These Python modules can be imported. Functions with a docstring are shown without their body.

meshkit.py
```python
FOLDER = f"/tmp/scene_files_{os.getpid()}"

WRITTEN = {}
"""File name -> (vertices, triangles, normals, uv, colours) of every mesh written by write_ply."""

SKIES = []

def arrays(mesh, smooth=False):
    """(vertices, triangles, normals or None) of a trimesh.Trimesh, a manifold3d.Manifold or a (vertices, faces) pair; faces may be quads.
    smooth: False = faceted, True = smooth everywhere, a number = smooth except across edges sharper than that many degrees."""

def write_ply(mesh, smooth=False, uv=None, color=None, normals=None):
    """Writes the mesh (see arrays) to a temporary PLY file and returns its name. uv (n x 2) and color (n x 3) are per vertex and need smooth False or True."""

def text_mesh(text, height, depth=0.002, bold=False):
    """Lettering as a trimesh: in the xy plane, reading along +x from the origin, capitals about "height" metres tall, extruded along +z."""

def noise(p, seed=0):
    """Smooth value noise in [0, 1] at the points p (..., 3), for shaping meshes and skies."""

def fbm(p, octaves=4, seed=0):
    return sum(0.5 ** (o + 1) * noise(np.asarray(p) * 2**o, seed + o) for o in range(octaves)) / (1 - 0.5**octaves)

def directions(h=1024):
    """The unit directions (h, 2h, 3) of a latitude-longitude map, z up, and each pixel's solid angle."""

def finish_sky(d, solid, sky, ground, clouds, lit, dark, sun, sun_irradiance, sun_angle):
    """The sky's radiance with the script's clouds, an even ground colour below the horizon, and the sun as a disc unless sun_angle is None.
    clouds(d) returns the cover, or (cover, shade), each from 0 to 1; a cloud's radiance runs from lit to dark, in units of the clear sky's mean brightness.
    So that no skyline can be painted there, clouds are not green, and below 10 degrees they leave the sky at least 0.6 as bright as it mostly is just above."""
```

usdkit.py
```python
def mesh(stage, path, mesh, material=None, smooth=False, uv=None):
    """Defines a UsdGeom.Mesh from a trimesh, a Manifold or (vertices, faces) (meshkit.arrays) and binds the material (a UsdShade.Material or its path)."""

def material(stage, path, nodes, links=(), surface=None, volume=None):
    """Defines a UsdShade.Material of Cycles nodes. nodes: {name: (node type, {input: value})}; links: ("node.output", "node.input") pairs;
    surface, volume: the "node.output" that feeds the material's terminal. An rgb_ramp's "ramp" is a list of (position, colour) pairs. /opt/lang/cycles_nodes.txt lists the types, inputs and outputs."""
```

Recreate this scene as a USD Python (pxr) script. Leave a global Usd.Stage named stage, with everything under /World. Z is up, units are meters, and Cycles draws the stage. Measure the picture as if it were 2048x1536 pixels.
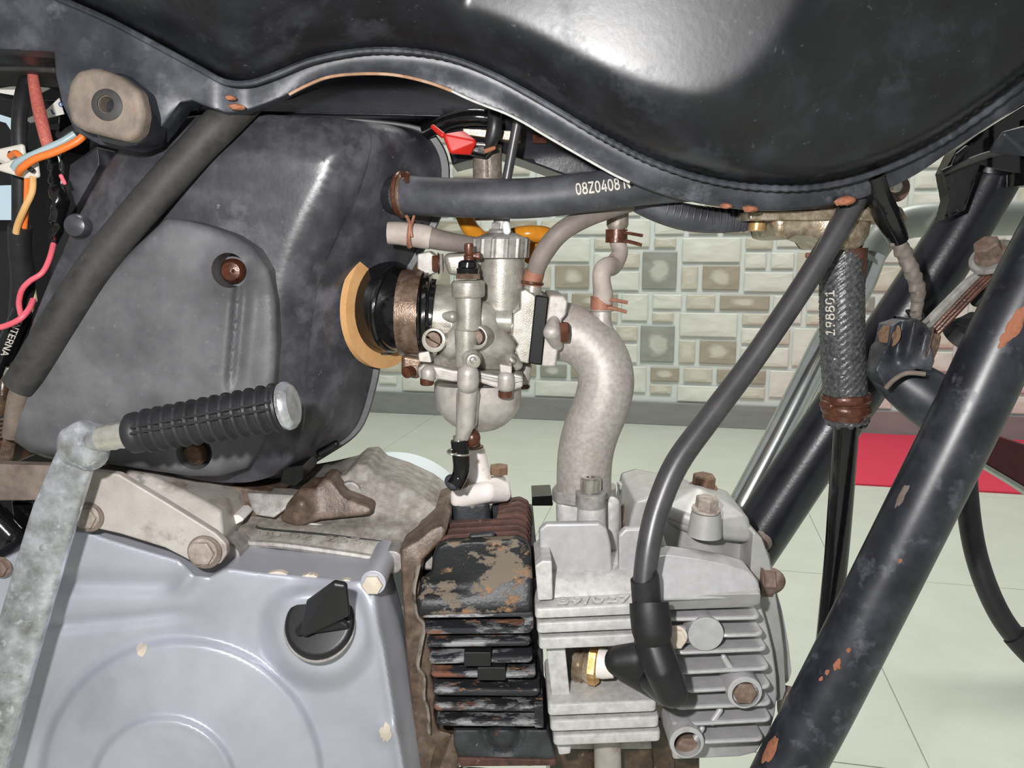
import math, random
import numpy as np, trimesh, manifold3d as m3, shapely, usdkit, meshkit
from shapely.geometry import Polygon, LineString
from scipy.spatial import Delaunay
from pxr import Usd, UsdGeom, UsdLux, UsdShade, Sdf, Gf

stage = Usd.Stage.CreateInMemory()
UsdGeom.SetStageUpAxis(stage, 'Z'); UsdGeom.SetStageMetersPerUnit(stage, 1.0)
world = UsdGeom.Xform.Define(stage, '/World'); stage.SetDefaultPrim(world.GetPrim())
UsdGeom.Scope.Define(stage, '/World/Looks')

# ------------------------------------------------------------------ camera, lights, exposure
F, CX, CY = 1600.0, 1024.0, 768.0
PITCH = math.radians(9.5)
CAM = np.array([0.0, -0.40, 0.60])
FWD = np.array([0, math.cos(PITCH), -math.sin(PITCH)])
UP = np.array([0, math.sin(PITCH), math.cos(PITCH)])
RT = np.array([1.0, 0, 0])
cam = UsdGeom.Camera.Define(stage, '/World/camera')
cam.CreateFocalLengthAttr(28.125); cam.CreateHorizontalApertureAttr(36.0); cam.CreateVerticalApertureAttr(27.0)
cam.CreateClippingRangeAttr((0.02, 100)); cam.CreateExposureAttr(0.0)
cam.CreateFStopAttr(0.0)
_m = Gf.Matrix4d(1.0)
for _i, _a in enumerate((RT, UP, -FWD)):
    _m.SetRow(_i, Gf.Vec4d(*map(float, _a), 0))
_m.SetRow(3, Gf.Vec4d(*map(float, CAM), 1)); cam.AddTransformOp().Set(_m)

dome = UsdLux.DomeLight.Define(stage, '/World/room_ambient'); dome.CreateIntensityAttr(0.12); dome.CreateColorAttr((0.98, 1.0, 1.0))
ceil_lamp = UsdLux.RectLight.Define(stage, '/World/ceiling_lamp')          # tube lamps of the garage, over the floor behind the bike
ceil_lamp.CreateWidthAttr(1.4); ceil_lamp.CreateHeightAttr(0.7); ceil_lamp.CreateIntensityAttr(16.0); ceil_lamp.CreateColorAttr((1.0, 1.0, 0.96))
ceil_lamp.AddTranslateOp().Set((0.3, 0.9, 2.6))
flash = UsdLux.SphereLight.Define(stage, '/World/torch')                    # the phone's torch beside its lens
flash.CreateRadiusAttr(0.007); flash.CreateIntensityAttr(4600.0); flash.CreateColorAttr((1.0, 0.985, 0.97))
flash.AddTranslateOp().Set((-0.05, -0.395, 0.642))

# ------------------------------------------------------------------ helpers
FRN = np.array([0, -1.0, 0])
def W(px, py, Y):
    d = FWD + RT * ((px - CX) / F) + UP * ((CY - py) / F)
    return CAM + d * ((Y - CAM[1]) / d[1])
def Wv(px, py, Y):
    px, py, Y = map(np.asarray, (px, py, Y))
    d = FWD + RT * ((px - CX) / F)[..., None] + UP * ((CY - py) / F)[..., None]
    return CAM + d * ((Y - CAM[1]) / d[..., 1])[..., None]
def K(py, Y):                                    # metres per pixel there
    d = FWD + UP * ((CY - py) / F)
    return (Y - CAM[1]) / d[1] / F
def lin(c):
    c = np.asarray(c, float) / 255
    return tuple(np.where(c < 0.04045, c / 12.92, ((c + 0.055) / 1.055) ** 2.4))
def unit(v):
    v = np.asarray(v, float); return v / np.linalg.norm(v)
def ss(a, b, x):
    t = np.clip((np.asarray(x, float) - a) / (b - a), 0, 1); return t * t * (3 - 2 * t)
def fix(m):
    if m.volume < 0: m.invert()
    return m
def J(*ms):
    ms = [x for y in ms for x in (y if isinstance(y, (list, tuple)) else [y])]
    return trimesh.util.concatenate(ms) if len(ms) > 1 else ms[0]
def TM(v, f): return trimesh.Trimesh(np.asarray(v, float), np.asarray(f, int), process=False)
def sm(pts, n=8, closed=False):                  # Catmull-Rom through the points (any dimension)
    P = np.asarray(pts, float); N = len(P); out = []
    for i in range(N if closed else N - 1):
        if closed: a, b, c, d = (P[(i + k) % N] for k in (-1, 0, 1, 2))
        else: a, b, c, d = P[max(i - 1, 0)], P[i], P[i + 1], P[min(i + 2, N - 1)]
        for t in np.arange(n) / n:
            out.append(0.5 * (2 * b + (c - a) * t + (2 * a - 5 * b + 4 * c - d) * t * t + (3 * b - a - 3 * c + d) * t ** 3))
    if not closed: out.append(P[-1])
    return np.array(out)
def rp(pts, r):                                  # an outline with rounded corners (pixels)
    p = Polygon(pts).buffer(0)
    p = p.buffer(-r, quad_segs=4).buffer(2 * r, quad_segs=4).buffer(-r, quad_segs=4)
    if p.geom_type != 'Polygon': p = max(p.geoms, key=lambda g: g.area)
    return np.array(p.simplify(0.15).exterior.coords)[:-1]
def ccw(p):
    x, y = p[:, 0], p[:, 1]
    return p if np.sum(x * np.roll(y, -1) - y * np.roll(x, -1)) > 0 else p[::-1]
def inset(p, d):
    a, b = p - np.roll(p, 1, 0), np.roll(p, -1, 0) - p
    na, nb = (np.stack([-e[:, 1], e[:, 0]], 1) / np.maximum(np.linalg.norm(e, axis=1, keepdims=True), 1e-12) for e in (a, b))
    m = na + nb; m /= np.maximum(np.linalg.norm(m, axis=1, keepdims=True), 1e-9)
    return p + m * d / np.maximum((m * na).sum(1, keepdims=True), 0.45)
def prism(poly, h, bev=0.0, back=False, O=(0, 0, 0), U=(1, 0, 0), V=(0, 0, 1), D=(0, 1, 0), segs=3):
    """poly (u, v) in metres extruded by h along D; the edge at depth 0 (and at h if back) rounded by bev."""
    p = ccw(np.asarray(poly, float)); n = len(p); rings = []
    while bev > 1e-5 and not (Polygon(inset(p, bev)).is_valid and Polygon(inset(p, bev)).exterior.is_ccw): bev *= .7
    if bev > 0:
        for a in np.linspace(0, math.pi / 2, segs + 1)[:-1]: rings.append((inset(p, bev * (1 - math.sin(a))), bev * (1 - math.cos(a))))
    rings.append((p, bev))
    if back and bev > 0:
        rings.append((p, h - bev))
        for a in np.linspace(0, math.pi / 2, segs + 1)[1:]: rings.append((inset(p, bev * (1 - math.cos(a))), h - bev * (1 - math.sin(a))))
    else: rings.append((p, h))
    v = np.vstack([np.column_stack([r, np.full(n, d)]) for r, d in rings]); f = []
    i = np.arange(n); j = (i + 1) % n
    for k in range(len(rings) - 1):
        a, b = k * n, (k + 1) * n
        f += [np.stack([a + i, b + i, b + j], 1), np.stack([a + i, b + j, a + j], 1)]
    f += [earc(rings[0][0]) + len(v), earc(rings[-1][0])[:, ::-1] + len(v) + n]; v = np.vstack([v, v[:n], v[-n:]])      # caps with vertices of their own stay flat
    O, U, V, D = (np.asarray(x, float) for x in (O, U, V, D))
    return fix(TM(O + v[:, :1] * U + v[:, 1:2] * V + v[:, 2:] * D, np.vstack(f)))
def earc(p):
    import mapbox_earcut as e
    return np.asarray(e.triangulate_float64(np.ascontiguousarray(p), np.array([len(p)], np.uint32))).reshape(-1, 3).astype(int)
def pp(pts, Y0, Y1, bev=0.001, r=0, back=False, segs=3):      # pixel outline seen at depth Y0, extruded straight back to Y1
    p = rp(pts, r) if r else np.asarray(pts, float)
    w = Wv(p[:, 0], p[:, 1], np.full(len(p), Y0))
    return prism(w[:, [0, 2]], Y1 - Y0, bev, back, O=(0, Y0, 0), segs=segs)
def relief(pts, Yf, Yb, step=14, bev=0.0, soft=False):
    """A solid whose front is the depth field Yf(px, py) over the pixel outline, with sides straight back to Yb."""
    poly = Polygon(pts).buffer(0)
    ring = np.asarray(poly.exterior.segmentize(step).coords)[:-1] if hasattr(poly.exterior, 'segmentize') else np.asarray(shapely.segmentize(poly.exterior, step).coords)[:-1]
    x0, y0, x1, y1 = poly.bounds
    gx, gy = np.meshgrid(np.arange(x0 + step / 2, x1, step), np.arange(y0 + step / 2, y1, step))
    gx = gx + (np.arange(gx.shape[0])[:, None] % 2) * step * 0.5
    g = np.column_stack([gx.ravel(), gy.ravel()])
    ps = shapely.points(g)
    g = g[shapely.contains(poly, ps) & (shapely.distance(poly.exterior, ps) > step * 0.45)]
    pts_in = [ring]
    if bev:
        bpx = bev / K(np.mean(ring[:, 1]), np.mean(Yf(ring[:, 0], ring[:, 1])))
        for q in ((0.05, 0.14, 0.26, 0.4, 0.56, 0.74, .9) if soft else (0.08, 0.3, 0.65)):
            inn = poly.buffer(-bpx * q)
            for gg in getattr(inn, 'geoms', [inn]):
                if not gg.is_empty: pts_in.append(np.asarray(shapely.segmentize(gg.exterior, step).coords)[:-1])
        g = g[shapely.distance(poly.exterior, shapely.points(g)) > bpx]
    pts2 = np.vstack(pts_in + [g]); nb = len(ring)
    tri = Delaunay(pts2).simplices
    c = pts2[tri].mean(1)
    e1, e2 = pts2[tri[:, 1]] - pts2[tri[:, 0]], pts2[tri[:, 2]] - pts2[tri[:, 0]]
    area = e1[:, 0] * e2[:, 1] - e1[:, 1] * e2[:, 0]
    tri[area < 0] = tri[area < 0][:, ::-1]
    tri = tri[shapely.contains(poly, shapely.points(c)) & (np.abs(area) > 1e-3)]
    Y = np.asarray(Yf(pts2[:, 0], pts2[:, 1]), float) + np.zeros(len(pts2))
    if bev:
        d = np.clip(shapely.distance(poly.exterior, shapely.points(pts2)) / bpx, 0, 1)
        Y = Y + (bev * .62 * (1 - d) ** 2 if soft else bev * (1 - np.sqrt(np.maximum(0, 1 - (1 - d) ** 2))))
    v = Wv(pts2[:, 0], pts2[:, 1], Y)
    n = len(v); vb = v.copy(); vb[:, 1] = Yb
    i = np.arange(nb); j = (i + 1) % nb
    # boundary edges as used by the front triangles
    ed = np.vstack([tri[:, [0, 1]], tri[:, [1, 2]], tri[:, [2, 0]]])
    key = {(a, b) for a, b in ed.tolist()}
    bd = np.array([(a, b) for a, b in key if (b, a) not in key])
    side = np.vstack([np.column_stack([bd[:, 1], bd[:, 0], bd[:, 0] + n]), np.column_stack([bd[:, 1], bd[:, 0] + n, bd[:, 1] + n])])
    m = TM(np.vstack([v, vb]), np.vstack([tri, tri[:, ::-1] + n, side])); m.remove_unreferenced_vertices()
    return fix(m)
def frames(P):
    P = np.asarray(P, float); T = np.gradient(P, axis=0); T /= np.linalg.norm(T, axis=1, keepdims=True) + 1e-15
    u = np.cross(T[0], [0, 0, 1.0]);
    if np.linalg.norm(u) < 0.2: u = np.cross(T[0], [0, 1.0, 0])
    u = unit(u); out = []
    for t in T:
        u = unit(u - t * (u @ t)); out.append((u, np.cross(t, u)))
    return T, np.array([o[0] for o in out]), np.array([o[1] for o in out])
def tube(P, R, n=16, hole=0.0, flat=1.0):
    """P (k, 3) dense path, R radii; closed with rounded ends, or a pipe if hole (wall share) is given."""
    P = np.asarray(P, float); R = np.broadcast_to(R, (len(P),)).astype(float)
    T, U, V = frames(P); a = np.arange(n) * 2 * math.pi / n
    def rings(R): return P[:, None] + R[:, None, None] * (np.cos(a)[None, :, None] * U[:, None] + flat * np.sin(a)[None, :, None] * V[:, None])
    v = rings(R); k = len(P)
    if hole:
        v = np.concatenate([v, rings(R * (1 - hole))[::-1]]); k = 2 * k
    v = v.reshape(-1, 3); f = []
    i = np.arange(n); j = (i + 1) % n
    for q in range(k if hole else k - 1):
        A, B = q * n, ((q + 1) % k) * n
        f += [np.stack([A + i, B + i, B + j], 1), np.stack([A + i, B + j, A + j], 1)]
    if not hole:
        v = np.vstack([v, P[0], P[-1]]); c = len(v) - 2
        f += [np.stack([np.full(n, c), i, j], 1), np.stack([np.full(n, c + 1), (k - 1) * n + j, (k - 1) * n + i], 1)]
    return fix(TM(v, np.vstack(f)))
def pt(pts, rpx, n=16, d=8, hole=0.0, flat=1.0):      # tube through (px, py, Y); rpx one radius or one per point, in pixels there
    P = sm([W(*p) for p in pts], d)
    r = np.array([K(p[1], p[2]) for p in pts]) * np.broadcast_to(rpx, (len(pts),))
    return tube(P, sm(r[:, None], d)[:, 0], n, hole, flat)
def lathe(p0, axis, prof, n=32, flat=None):
    """prof: (distance along the axis, radius) in metres; closed when it starts and ends at radius 0."""
    t = unit(axis); u = np.cross(t, [0, 0, 1.0])
    if np.linalg.norm(u) < 0.2: u = np.cross(t, [1.0, 0, 0])
    u = unit(u); w = np.cross(t, u); a = np.arange(n) * 2 * math.pi / n
    prof = [(float(x), max(float(r), 1e-6)) for x, r in prof]
    v = np.array([np.asarray(p0) + t * x + r * (np.cos(q) * u + np.sin(q) * w) for x, r in prof for q in a]); f = []
    i = np.arange(n); j = (i + 1) % n
    for k in range(len(prof) - 1):
        A, B = k * n, (k + 1) * n
        f += [np.stack([A + i, A + j, B + j], 1), np.stack([A + i, B + j, B + i], 1)]
    f += [np.stack([np.zeros(n, int), j, i], 1)[1:-1], (np.stack([np.zeros(n, int), i, j], 1) + (len(prof) - 1) * n)[1:-1]]
    m = TM(v, np.vstack(f))
    return fix(m)
def cyl(px, py, Y, axis, r, h, n=28, c=0.12, t0=0.0):       # a cylinder from a pixel point; r, h in pixels there, c rounds its far edge
    k = K(py, Y); r, h, t0 = r * k, h * k, t0 * k; b = c * r
    return lathe(W(px, py, Y) + unit(axis) * t0, axis, [(0, 0), (0, r), (h - b, r), (h - b * .3, r - b * .3), (h, r - b), (h, 0)], n)
def cylf(px, py, Y, r, h, axis=(0, -1.0, 0), n=32, c=.12):      # a cylinder given by the pixel of its front face, reaching h metres back
    k = K(py, Y); r = r * k; b = c * r; a = unit(axis)
    return lathe(W(px, py, Y) - a * h, a, [(0, 0), (0, r), (h - b, r), (h - b * .3, r - b * .3), (h, r - b), (h, 0)], n)
def plathe(px, py, Y, axis, prof, n=32):
    k = K(py, Y); return lathe(W(px, py, Y), axis, [(a * k, b * k) for a, b in prof], n)
def hull(pts, n=20):                               # rounded hull of spheres (px, py, Y, r px)
    ps = []
    s = trimesh.creation.icosphere(2)
    for px, py, Y, r in pts: ps.append(s.vertices * r * K(py, Y) + W(px, py, Y))
    h = m3.Manifold.hull_points(np.vstack(ps).astype(np.float32)).to_mesh()
    return TM(h.vert_properties[:, :3], h.tri_verts)
def ball(px, py, Y, r, s=(1, 1, 1)):
    m = trimesh.creation.icosphere(3); m.apply_scale(r * K(py, Y)); m.apply_scale(s); m.apply_translation(W(px, py, Y)); return m
def mani(m):
    m = m.copy(); m.merge_vertices(digits_vertex=8)
    return m3.Manifold(m3.Mesh(np.asarray(m.vertices, np.float32), np.asarray(m.faces, np.uint32)))
def back_(m):
    q = m.to_mesh(); return TM(q.vert_properties[:, :3], q.tri_verts)
def cut(a, *bs):
    try:
        A = mani(a)
        for b in bs: A = A - mani(b)
        r = back_(A); return r if len(r.faces) else a
    except Exception: return a
def uni(*ms):
    try:
        A = mani(ms[0])
        for b in ms[1:]: A = A + mani(b)
        r = back_(A); return r if len(r.faces) else J(*ms)
    except Exception: return J(*ms)
def hexa(px, py, Y, axis, r, h, washer=1.28, wt=.16, acorn=False):      # hex head on its flange
    k = K(py, Y); p = W(px, py, Y); r, h = r * k, h * k; t = h * wt
    a = lathe(p + unit(axis) * t, axis, [(0, 0), (0, r), (h * .74, r), (h - t, r * .84), (h - t, 0)], 6)
    out = [a]
    if washer: out.append(lathe(p, axis, [(0, 0), (0, r * washer), (t, r * washer * .97), (t * 1.3, r * .9), (t * 1.3, 0)], 24))
    if acorn: out.append(lathe(p + unit(axis) * (h - t) * .95, axis, [(0, r * .82)] + [(r * .95 * math.sin(q), r * .82 * math.cos(q)) for q in np.linspace(.2, 1.5, 6)] + [(r * .96, 0)], 24))
    return J(*out)
def hexf(px, py, Y, r, h, axis=(0, -1.0, 0), **kw):     # the same, given by the pixel of its front face
    m = hexa(px, py, Y, axis, r, h, **kw); m.apply_translation(-unit(axis) * h * K(py, Y)); return m
def hole(px, py, Y, r, depth, n=28):                     # a cutter sunk depth metres into a face at depth Y
    k = K(py, Y); return lathe(W(px, py, Y) + np.array([0, depth, 0]), FRN, [(0, 0), (0, r * k), (depth + .004, r * k), (depth + .004, 0)], n)
def slot(px, py, Y, axis, r, h, ang=0.3):            # slotted screw head
    b = cyl(px, py, Y, axis, r, h, 24, .2); k = K(py, Y)
    s = trimesh.creation.box([2.4 * r * k, .6 * h * k + .001, .28 * r * k])
    s.apply_transform(trimesh.transformations.rotation_matrix(ang, [0, 1, 0])); a = unit(axis)
    R = trimesh.geometry.align_vectors([0, -1, 0], a); s.apply_transform(R); s.apply_translation(W(px, py, Y) + a * h * k)
    return cut(b, s)
def plate(x0, x1, py, Yf, Yb, th, rr=6, bev=.0006, taper=0.0, dy=0.0):
    """A level fin: its front edge runs from pixel x0 to x1 at height py and depth Yf; dy tilts it (pixels of fall to the right); th thick in pixels."""
    k = K(py, Yf); a, b = W(x0, py - dy / 2, Yf), W(x1, py + dy / 2, Yf); L = b[0] - a[0]
    out = rp(np.array([[0, 0], [L, 0], [L - taper, Yb - Yf], [taper, Yb - Yf]]) / k, rr) * k
    U = unit(b - a)
    return prism(out, th * k, bev, True, O=a - np.array([0, 0, th * k / 2]), U=U, V=(0, 1, 0), D=(0, 0, 1), segs=2)
def torus_arc(c, axis, R, r, a0, a1, up=(0, 0, 1), k=28, n=10, flat=1.0):
    t = unit(axis); u = unit(np.asarray(up) - t * (np.asarray(up) @ t)); w = np.cross(t, u)
    P = [np.asarray(c) + R * (math.cos(q) * u + math.sin(q) * w) for q in np.linspace(a0, a1, k)]
    return tube(P, r, n, 0, flat)
def text_on_tube(txt, P, r, height, start, ang0, flip=False, rot=False, depth=.00012, xs=1.0):
    """Flat print lying on a tube of path P, radius r: starts at arc length share start, at angle ang0 round it."""
    m = meshkit.text_mesh(txt, height, depth, bold=True)
    m = m.subdivide_to_size(height * .35) if hasattr(m, 'subdivide_to_size') else m
    v = np.array(m.vertices); v[:, 1] -= height / 2; v[:, 0] *= xs
    P = np.asarray(P); s = np.r_[0, np.cumsum(np.linalg.norm(np.diff(P, axis=0), axis=1))]
    T, U, V = frames(P); q = start * s[-1] + (-v[:, 0] if flip else v[:, 0])
    c = np.stack([np.interp(q, s, P[:, k]) for k in range(3)], 1)
    t = np.stack([np.interp(q, s, T[:, k]) for k in range(3)], 1); t /= np.linalg.norm(t, axis=1, keepdims=True)
    view = CAM - c; n0 = view - t * (view * t).sum(1, keepdims=True); n0 /= np.linalg.norm(n0, axis=1, keepdims=True); b = np.cross(n0, t)
    th = ang0 + (-v[:, 1] if flip else v[:, 1]) / r
    rad = r + 1e-5 + v[:, 2]
    m.vertices = c + rad[:, None] * (np.cos(th)[:, None] * n0 + np.sin(th)[:, None] * b)
    return fix(TM(m.vertices, m.faces))

# ------------------------------------------------------------------ materials
MATS = {}
def mat(name, cols, sc=60, rough=.5, metal=0.0, bump=0.0, bsc=900, spots=(), spec=.5, coat=0.0, detail=5, stretch=(1, 1, 1), rvar=0.0, lo=.3, hi=.7, trans=0.0, bdist=.0004):
    nodes = {'g': ('geometry', {}), 'm': ('mapping', {'scale': stretch}),
             'n': ('noise_texture', {'scale': float(sc), 'detail': float(detail), 'roughness': .6}),
             'p': ('principled_bsdf', {'roughness': rough, 'metallic': metal, 'specular_ior_level': spec, 'coat_weight': coat, 'coat_roughness': .12, 'transmission_weight': trans})}
    links = [('g.position', 'm.vector'), ('m.vector', 'n.vector')]
    if len(cols) > 1:
        ps = np.linspace(lo, hi, len(cols))
        nodes['r'] = ('rgb_ramp', {'ramp': [(float(a), lin(c)) for a, c in zip(ps, cols)]}); links.append(('n.fac', 'r.fac')); src = 'r.color'
    else:
        nodes['r'] = ('color', {'value': lin(cols[0])}); src = 'r.color'
    rs = None
    for i, s in enumerate(spots):                       # (colour, scale, from, to[, roughness])
        nodes[f'sn{i}'] = ('noise_texture', {'dimensions': '4D', 'w': 3.7 * (i + 1), 'scale': float(s[1]), 'detail': 7.0, 'roughness': .65})
        nodes[f'sr{i}'] = ('map_range', {'from_min': float(s[2]), 'from_max': float(s[3]), 'to_min': 0.0, 'to_max': 1.0, 'clamp': True})
        nodes[f'sm{i}'] = ('mix_color', {'b': lin(s[0])})
        links += [('m.vector', f'sn{i}.vector'), (f'sn{i}.fac', f'sr{i}.value'), (f'sr{i}.result', f'sm{i}.fac'), (src, f'sm{i}.a')]; src = f'sm{i}.result'
        if len(s) > 4:
            nodes[f'sf{i}'] = ('mix_float', {'a': rough, 'b': float(s[4])}); links.append((f'sr{i}.result', f'sf{i}.fac'))
            if rs: links.append((rs, f'sf{i}.a'))
            rs = f'sf{i}.result'
    links.append((src, 'p.base_color'))
    if rs: links.append((rs, 'p.roughness'))
    elif rvar:
        nodes['rv'] = ('map_range', {'from_min': .3, 'from_max': .7, 'to_min': rough - rvar, 'to_max': rough + rvar, 'clamp': True}); links += [('n.fac', 'rv.value'), ('rv.result', 'p.roughness')]
    if bump:
        nodes['bn'] = ('noise_texture', {'scale': float(bsc), 'detail': 3.0}); nodes['b'] = ('bump', {'strength': float(bump), 'distance': bdist})
        links += [('m.vector', 'bn.vector'), ('bn.fac', 'b.height'), ('b.normal', 'p.normal')]
    MATS[name] = usdkit.material(stage, '/World/Looks/' + name, nodes, links, surface='p.BSDF')
RUST = (150, 84, 48)
mat('black_paint', [(22, 23, 27), (34, 35, 41), (52, 54, 60)], 38, .33, 0, .12, 260, [((98, 100, 106), 210, .64, .74, .6), ((120, 84, 60), 16, .71, .74, .8)], .55, coat=.15)
mat('tank_paint', [(13, 14, 17), (22, 23, 28), (36, 38, 44)], 50, .36, 0, .10, 300, [((78, 80, 88), 260, .63, .74, .6), ((52, 54, 60), 36, .57, .72, .5), ((120, 116, 110), 130, .72, .76, .7)], .5)
mat('flange_paint', [(32, 34, 39), (50, 52, 59), (76, 78, 86)], 55, .42, 0, .10, 400, [((98, 100, 108), 60, .56, .74), ((140, 120, 100), 120, .72, .76), (RUST, 60, .72, .75)])
mat('edge_rust', [(120, 95, 75), (158, 120, 92), (176, 150, 128)], 120, .7, 0, .2, 900)
mat('orange_rust', [(138, 84, 58), (156, 100, 74), (122, 74, 52)], 200, .85, 0, .5, 900)
mat('tube_paint', [(20, 21, 28), (34, 36, 44), (52, 54, 62)], 60, .36, 0, .08, 300, [((92, 94, 104), 70, .56, .74, .5), ((128, 84, 58), 20, .68, .71, .85)], .55)
mat('rear_tube_paint', [(20, 21, 27), (34, 35, 44)], 60, .3, 0, .15, 500, [((80, 80, 88), 260, .68, .74)])
mat('airbox_plastic', [(40, 40, 44), (58, 58, 63), (82, 82, 88)], 55, .33, 0, .14, 500, [((98, 98, 106), 34, .54, .72, .5), ((122, 122, 126), 230, .66, .74, .6)], .5)
mat('airbox_cover', [(70, 70, 73), (88, 88, 91), (106, 106, 109)], 36, .5, 0, .18, 1500, [((120, 120, 122), 300, .62, .75), ((60, 60, 64), 26, .58, .72)], .4)
mat('black_rubber', [(26, 26, 28), (40, 40, 43)], 120, .5, 0, .12, 700, [((84, 84, 88), 150, .62, .76)], .4)
mat('hose_rubber', [(46, 47, 50), (64, 65, 70), (84, 85, 92)], 60, .52, 0, .1, 700, [((104, 105, 112), 120, .62, .76)], .4)
mat('old_hose', [(46, 45, 44), (60, 59, 58), (40, 39, 38)], 70, .6, 0, .18, 700, [((112, 106, 98), 90, .62, .78)], .3)
mat('cable_black', [(28, 28, 30), (42, 42, 45)], 120, .4, 0, .05, 500)
mat('satin_cable', [(52, 51, 53), (68, 66, 68)], 90, .36, 0, .05, 500, spec=.6)
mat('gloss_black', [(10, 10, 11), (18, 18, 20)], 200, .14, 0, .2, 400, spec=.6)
mat('matte_black', [(14, 14, 15), (22, 22, 23)], 160, .55, 0, .12, 700)
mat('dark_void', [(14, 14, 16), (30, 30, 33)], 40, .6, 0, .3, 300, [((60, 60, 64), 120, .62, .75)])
mat('insulator_black', [(7, 7, 8), (11, 11, 12)], 90, .5, 0, .06, 500, spec=.25)
mat('cap_plastic', [(17, 17, 19), (25, 25, 28)], 90, .42, 0, .06, 500)
mat('cast_alu', [(152, 145, 140), (168, 161, 156), (182, 175, 170)], 420, .5, .25, .16, 2600, [((128, 120, 114), 700, .62, .74), ((172, 154, 138), 40, .6, .75)])
mat('carb_alu', [(132, 127, 118), (160, 155, 146), (182, 177, 168)], 110, .34, .4, .2, 1500, [((112, 102, 90), 55, .54, .72), ((92, 80, 68), 300, .64, .72), ((190, 172, 152), 45, .62, .74)])
mat('bowl_alu', [(150, 143, 136), (172, 166, 160), (188, 182, 178)], 140, .4, .3, .15, 1500, [((190, 170, 150), 50, .56, .75), ((140, 126, 112), 300, .68, .74)])
mat('dusty_bolt', [(136, 124, 114), (158, 146, 137), (176, 166, 158)], 260, .5, .2, .3, 1100, [((112, 92, 78), 120, .6, .72)])
mat('dull_alu', [(128, 122, 117), (150, 146, 142), (170, 166, 163)], 200, .5, .3, .25, 1800, [((108, 98, 90), 90, .6, .75)])
mat('silver_paint', [(164, 166, 174), (176, 178, 188), (186, 188, 198)], 22, .38, .3, .03, 300, [((150, 152, 156), 14, .6, .75), ((196, 184, 166), 130, .735, .76, .8)], .5)
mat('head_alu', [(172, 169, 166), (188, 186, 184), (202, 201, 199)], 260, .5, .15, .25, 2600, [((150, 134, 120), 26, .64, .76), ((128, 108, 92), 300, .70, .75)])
mat('grimy_alu', [(150, 144, 138), (172, 167, 162), (188, 184, 180)], 200, .5, .15, .25, 2200, [((112, 94, 80), 46, .52, .68), ((78, 58, 44), 150, .62, .72)])
mat('cover_alu', [(170, 169, 170), (186, 185, 186)], 200, .42, .25, .1, 1800, [((150, 140, 132), 40, .64, .76), ((96, 62, 50), 110, .715, .73, .8)])
mat('rocker_alu', [(158, 157, 153), (176, 175, 173)], 120, .45, .2, .12, 1500, [((150, 132, 116), 40, .62, .76)])
mat('dirty_case', [(118, 111, 104), (142, 136, 129), (164, 160, 154)], 170, .62, .2, .4, 1100, [((104, 92, 82), 60, .55, .72), ((176, 176, 172), 300, .62, .74)])
mat('brown_grime', [(70, 56, 46), (96, 80, 68), (122, 104, 90)], 150, .45, .1, .4, 700, [((150, 140, 130), 200, .64, .72), ((48, 38, 32), 60, .6, .7)])
mat('oily_grime', [(40, 30, 22), (66, 50, 36), (92, 74, 56)], 120, .25, .0, .5, 600, [((150, 138, 118), 110, .62, .7), ((26, 19, 14), 60, .56, .68)], .6)
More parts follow.
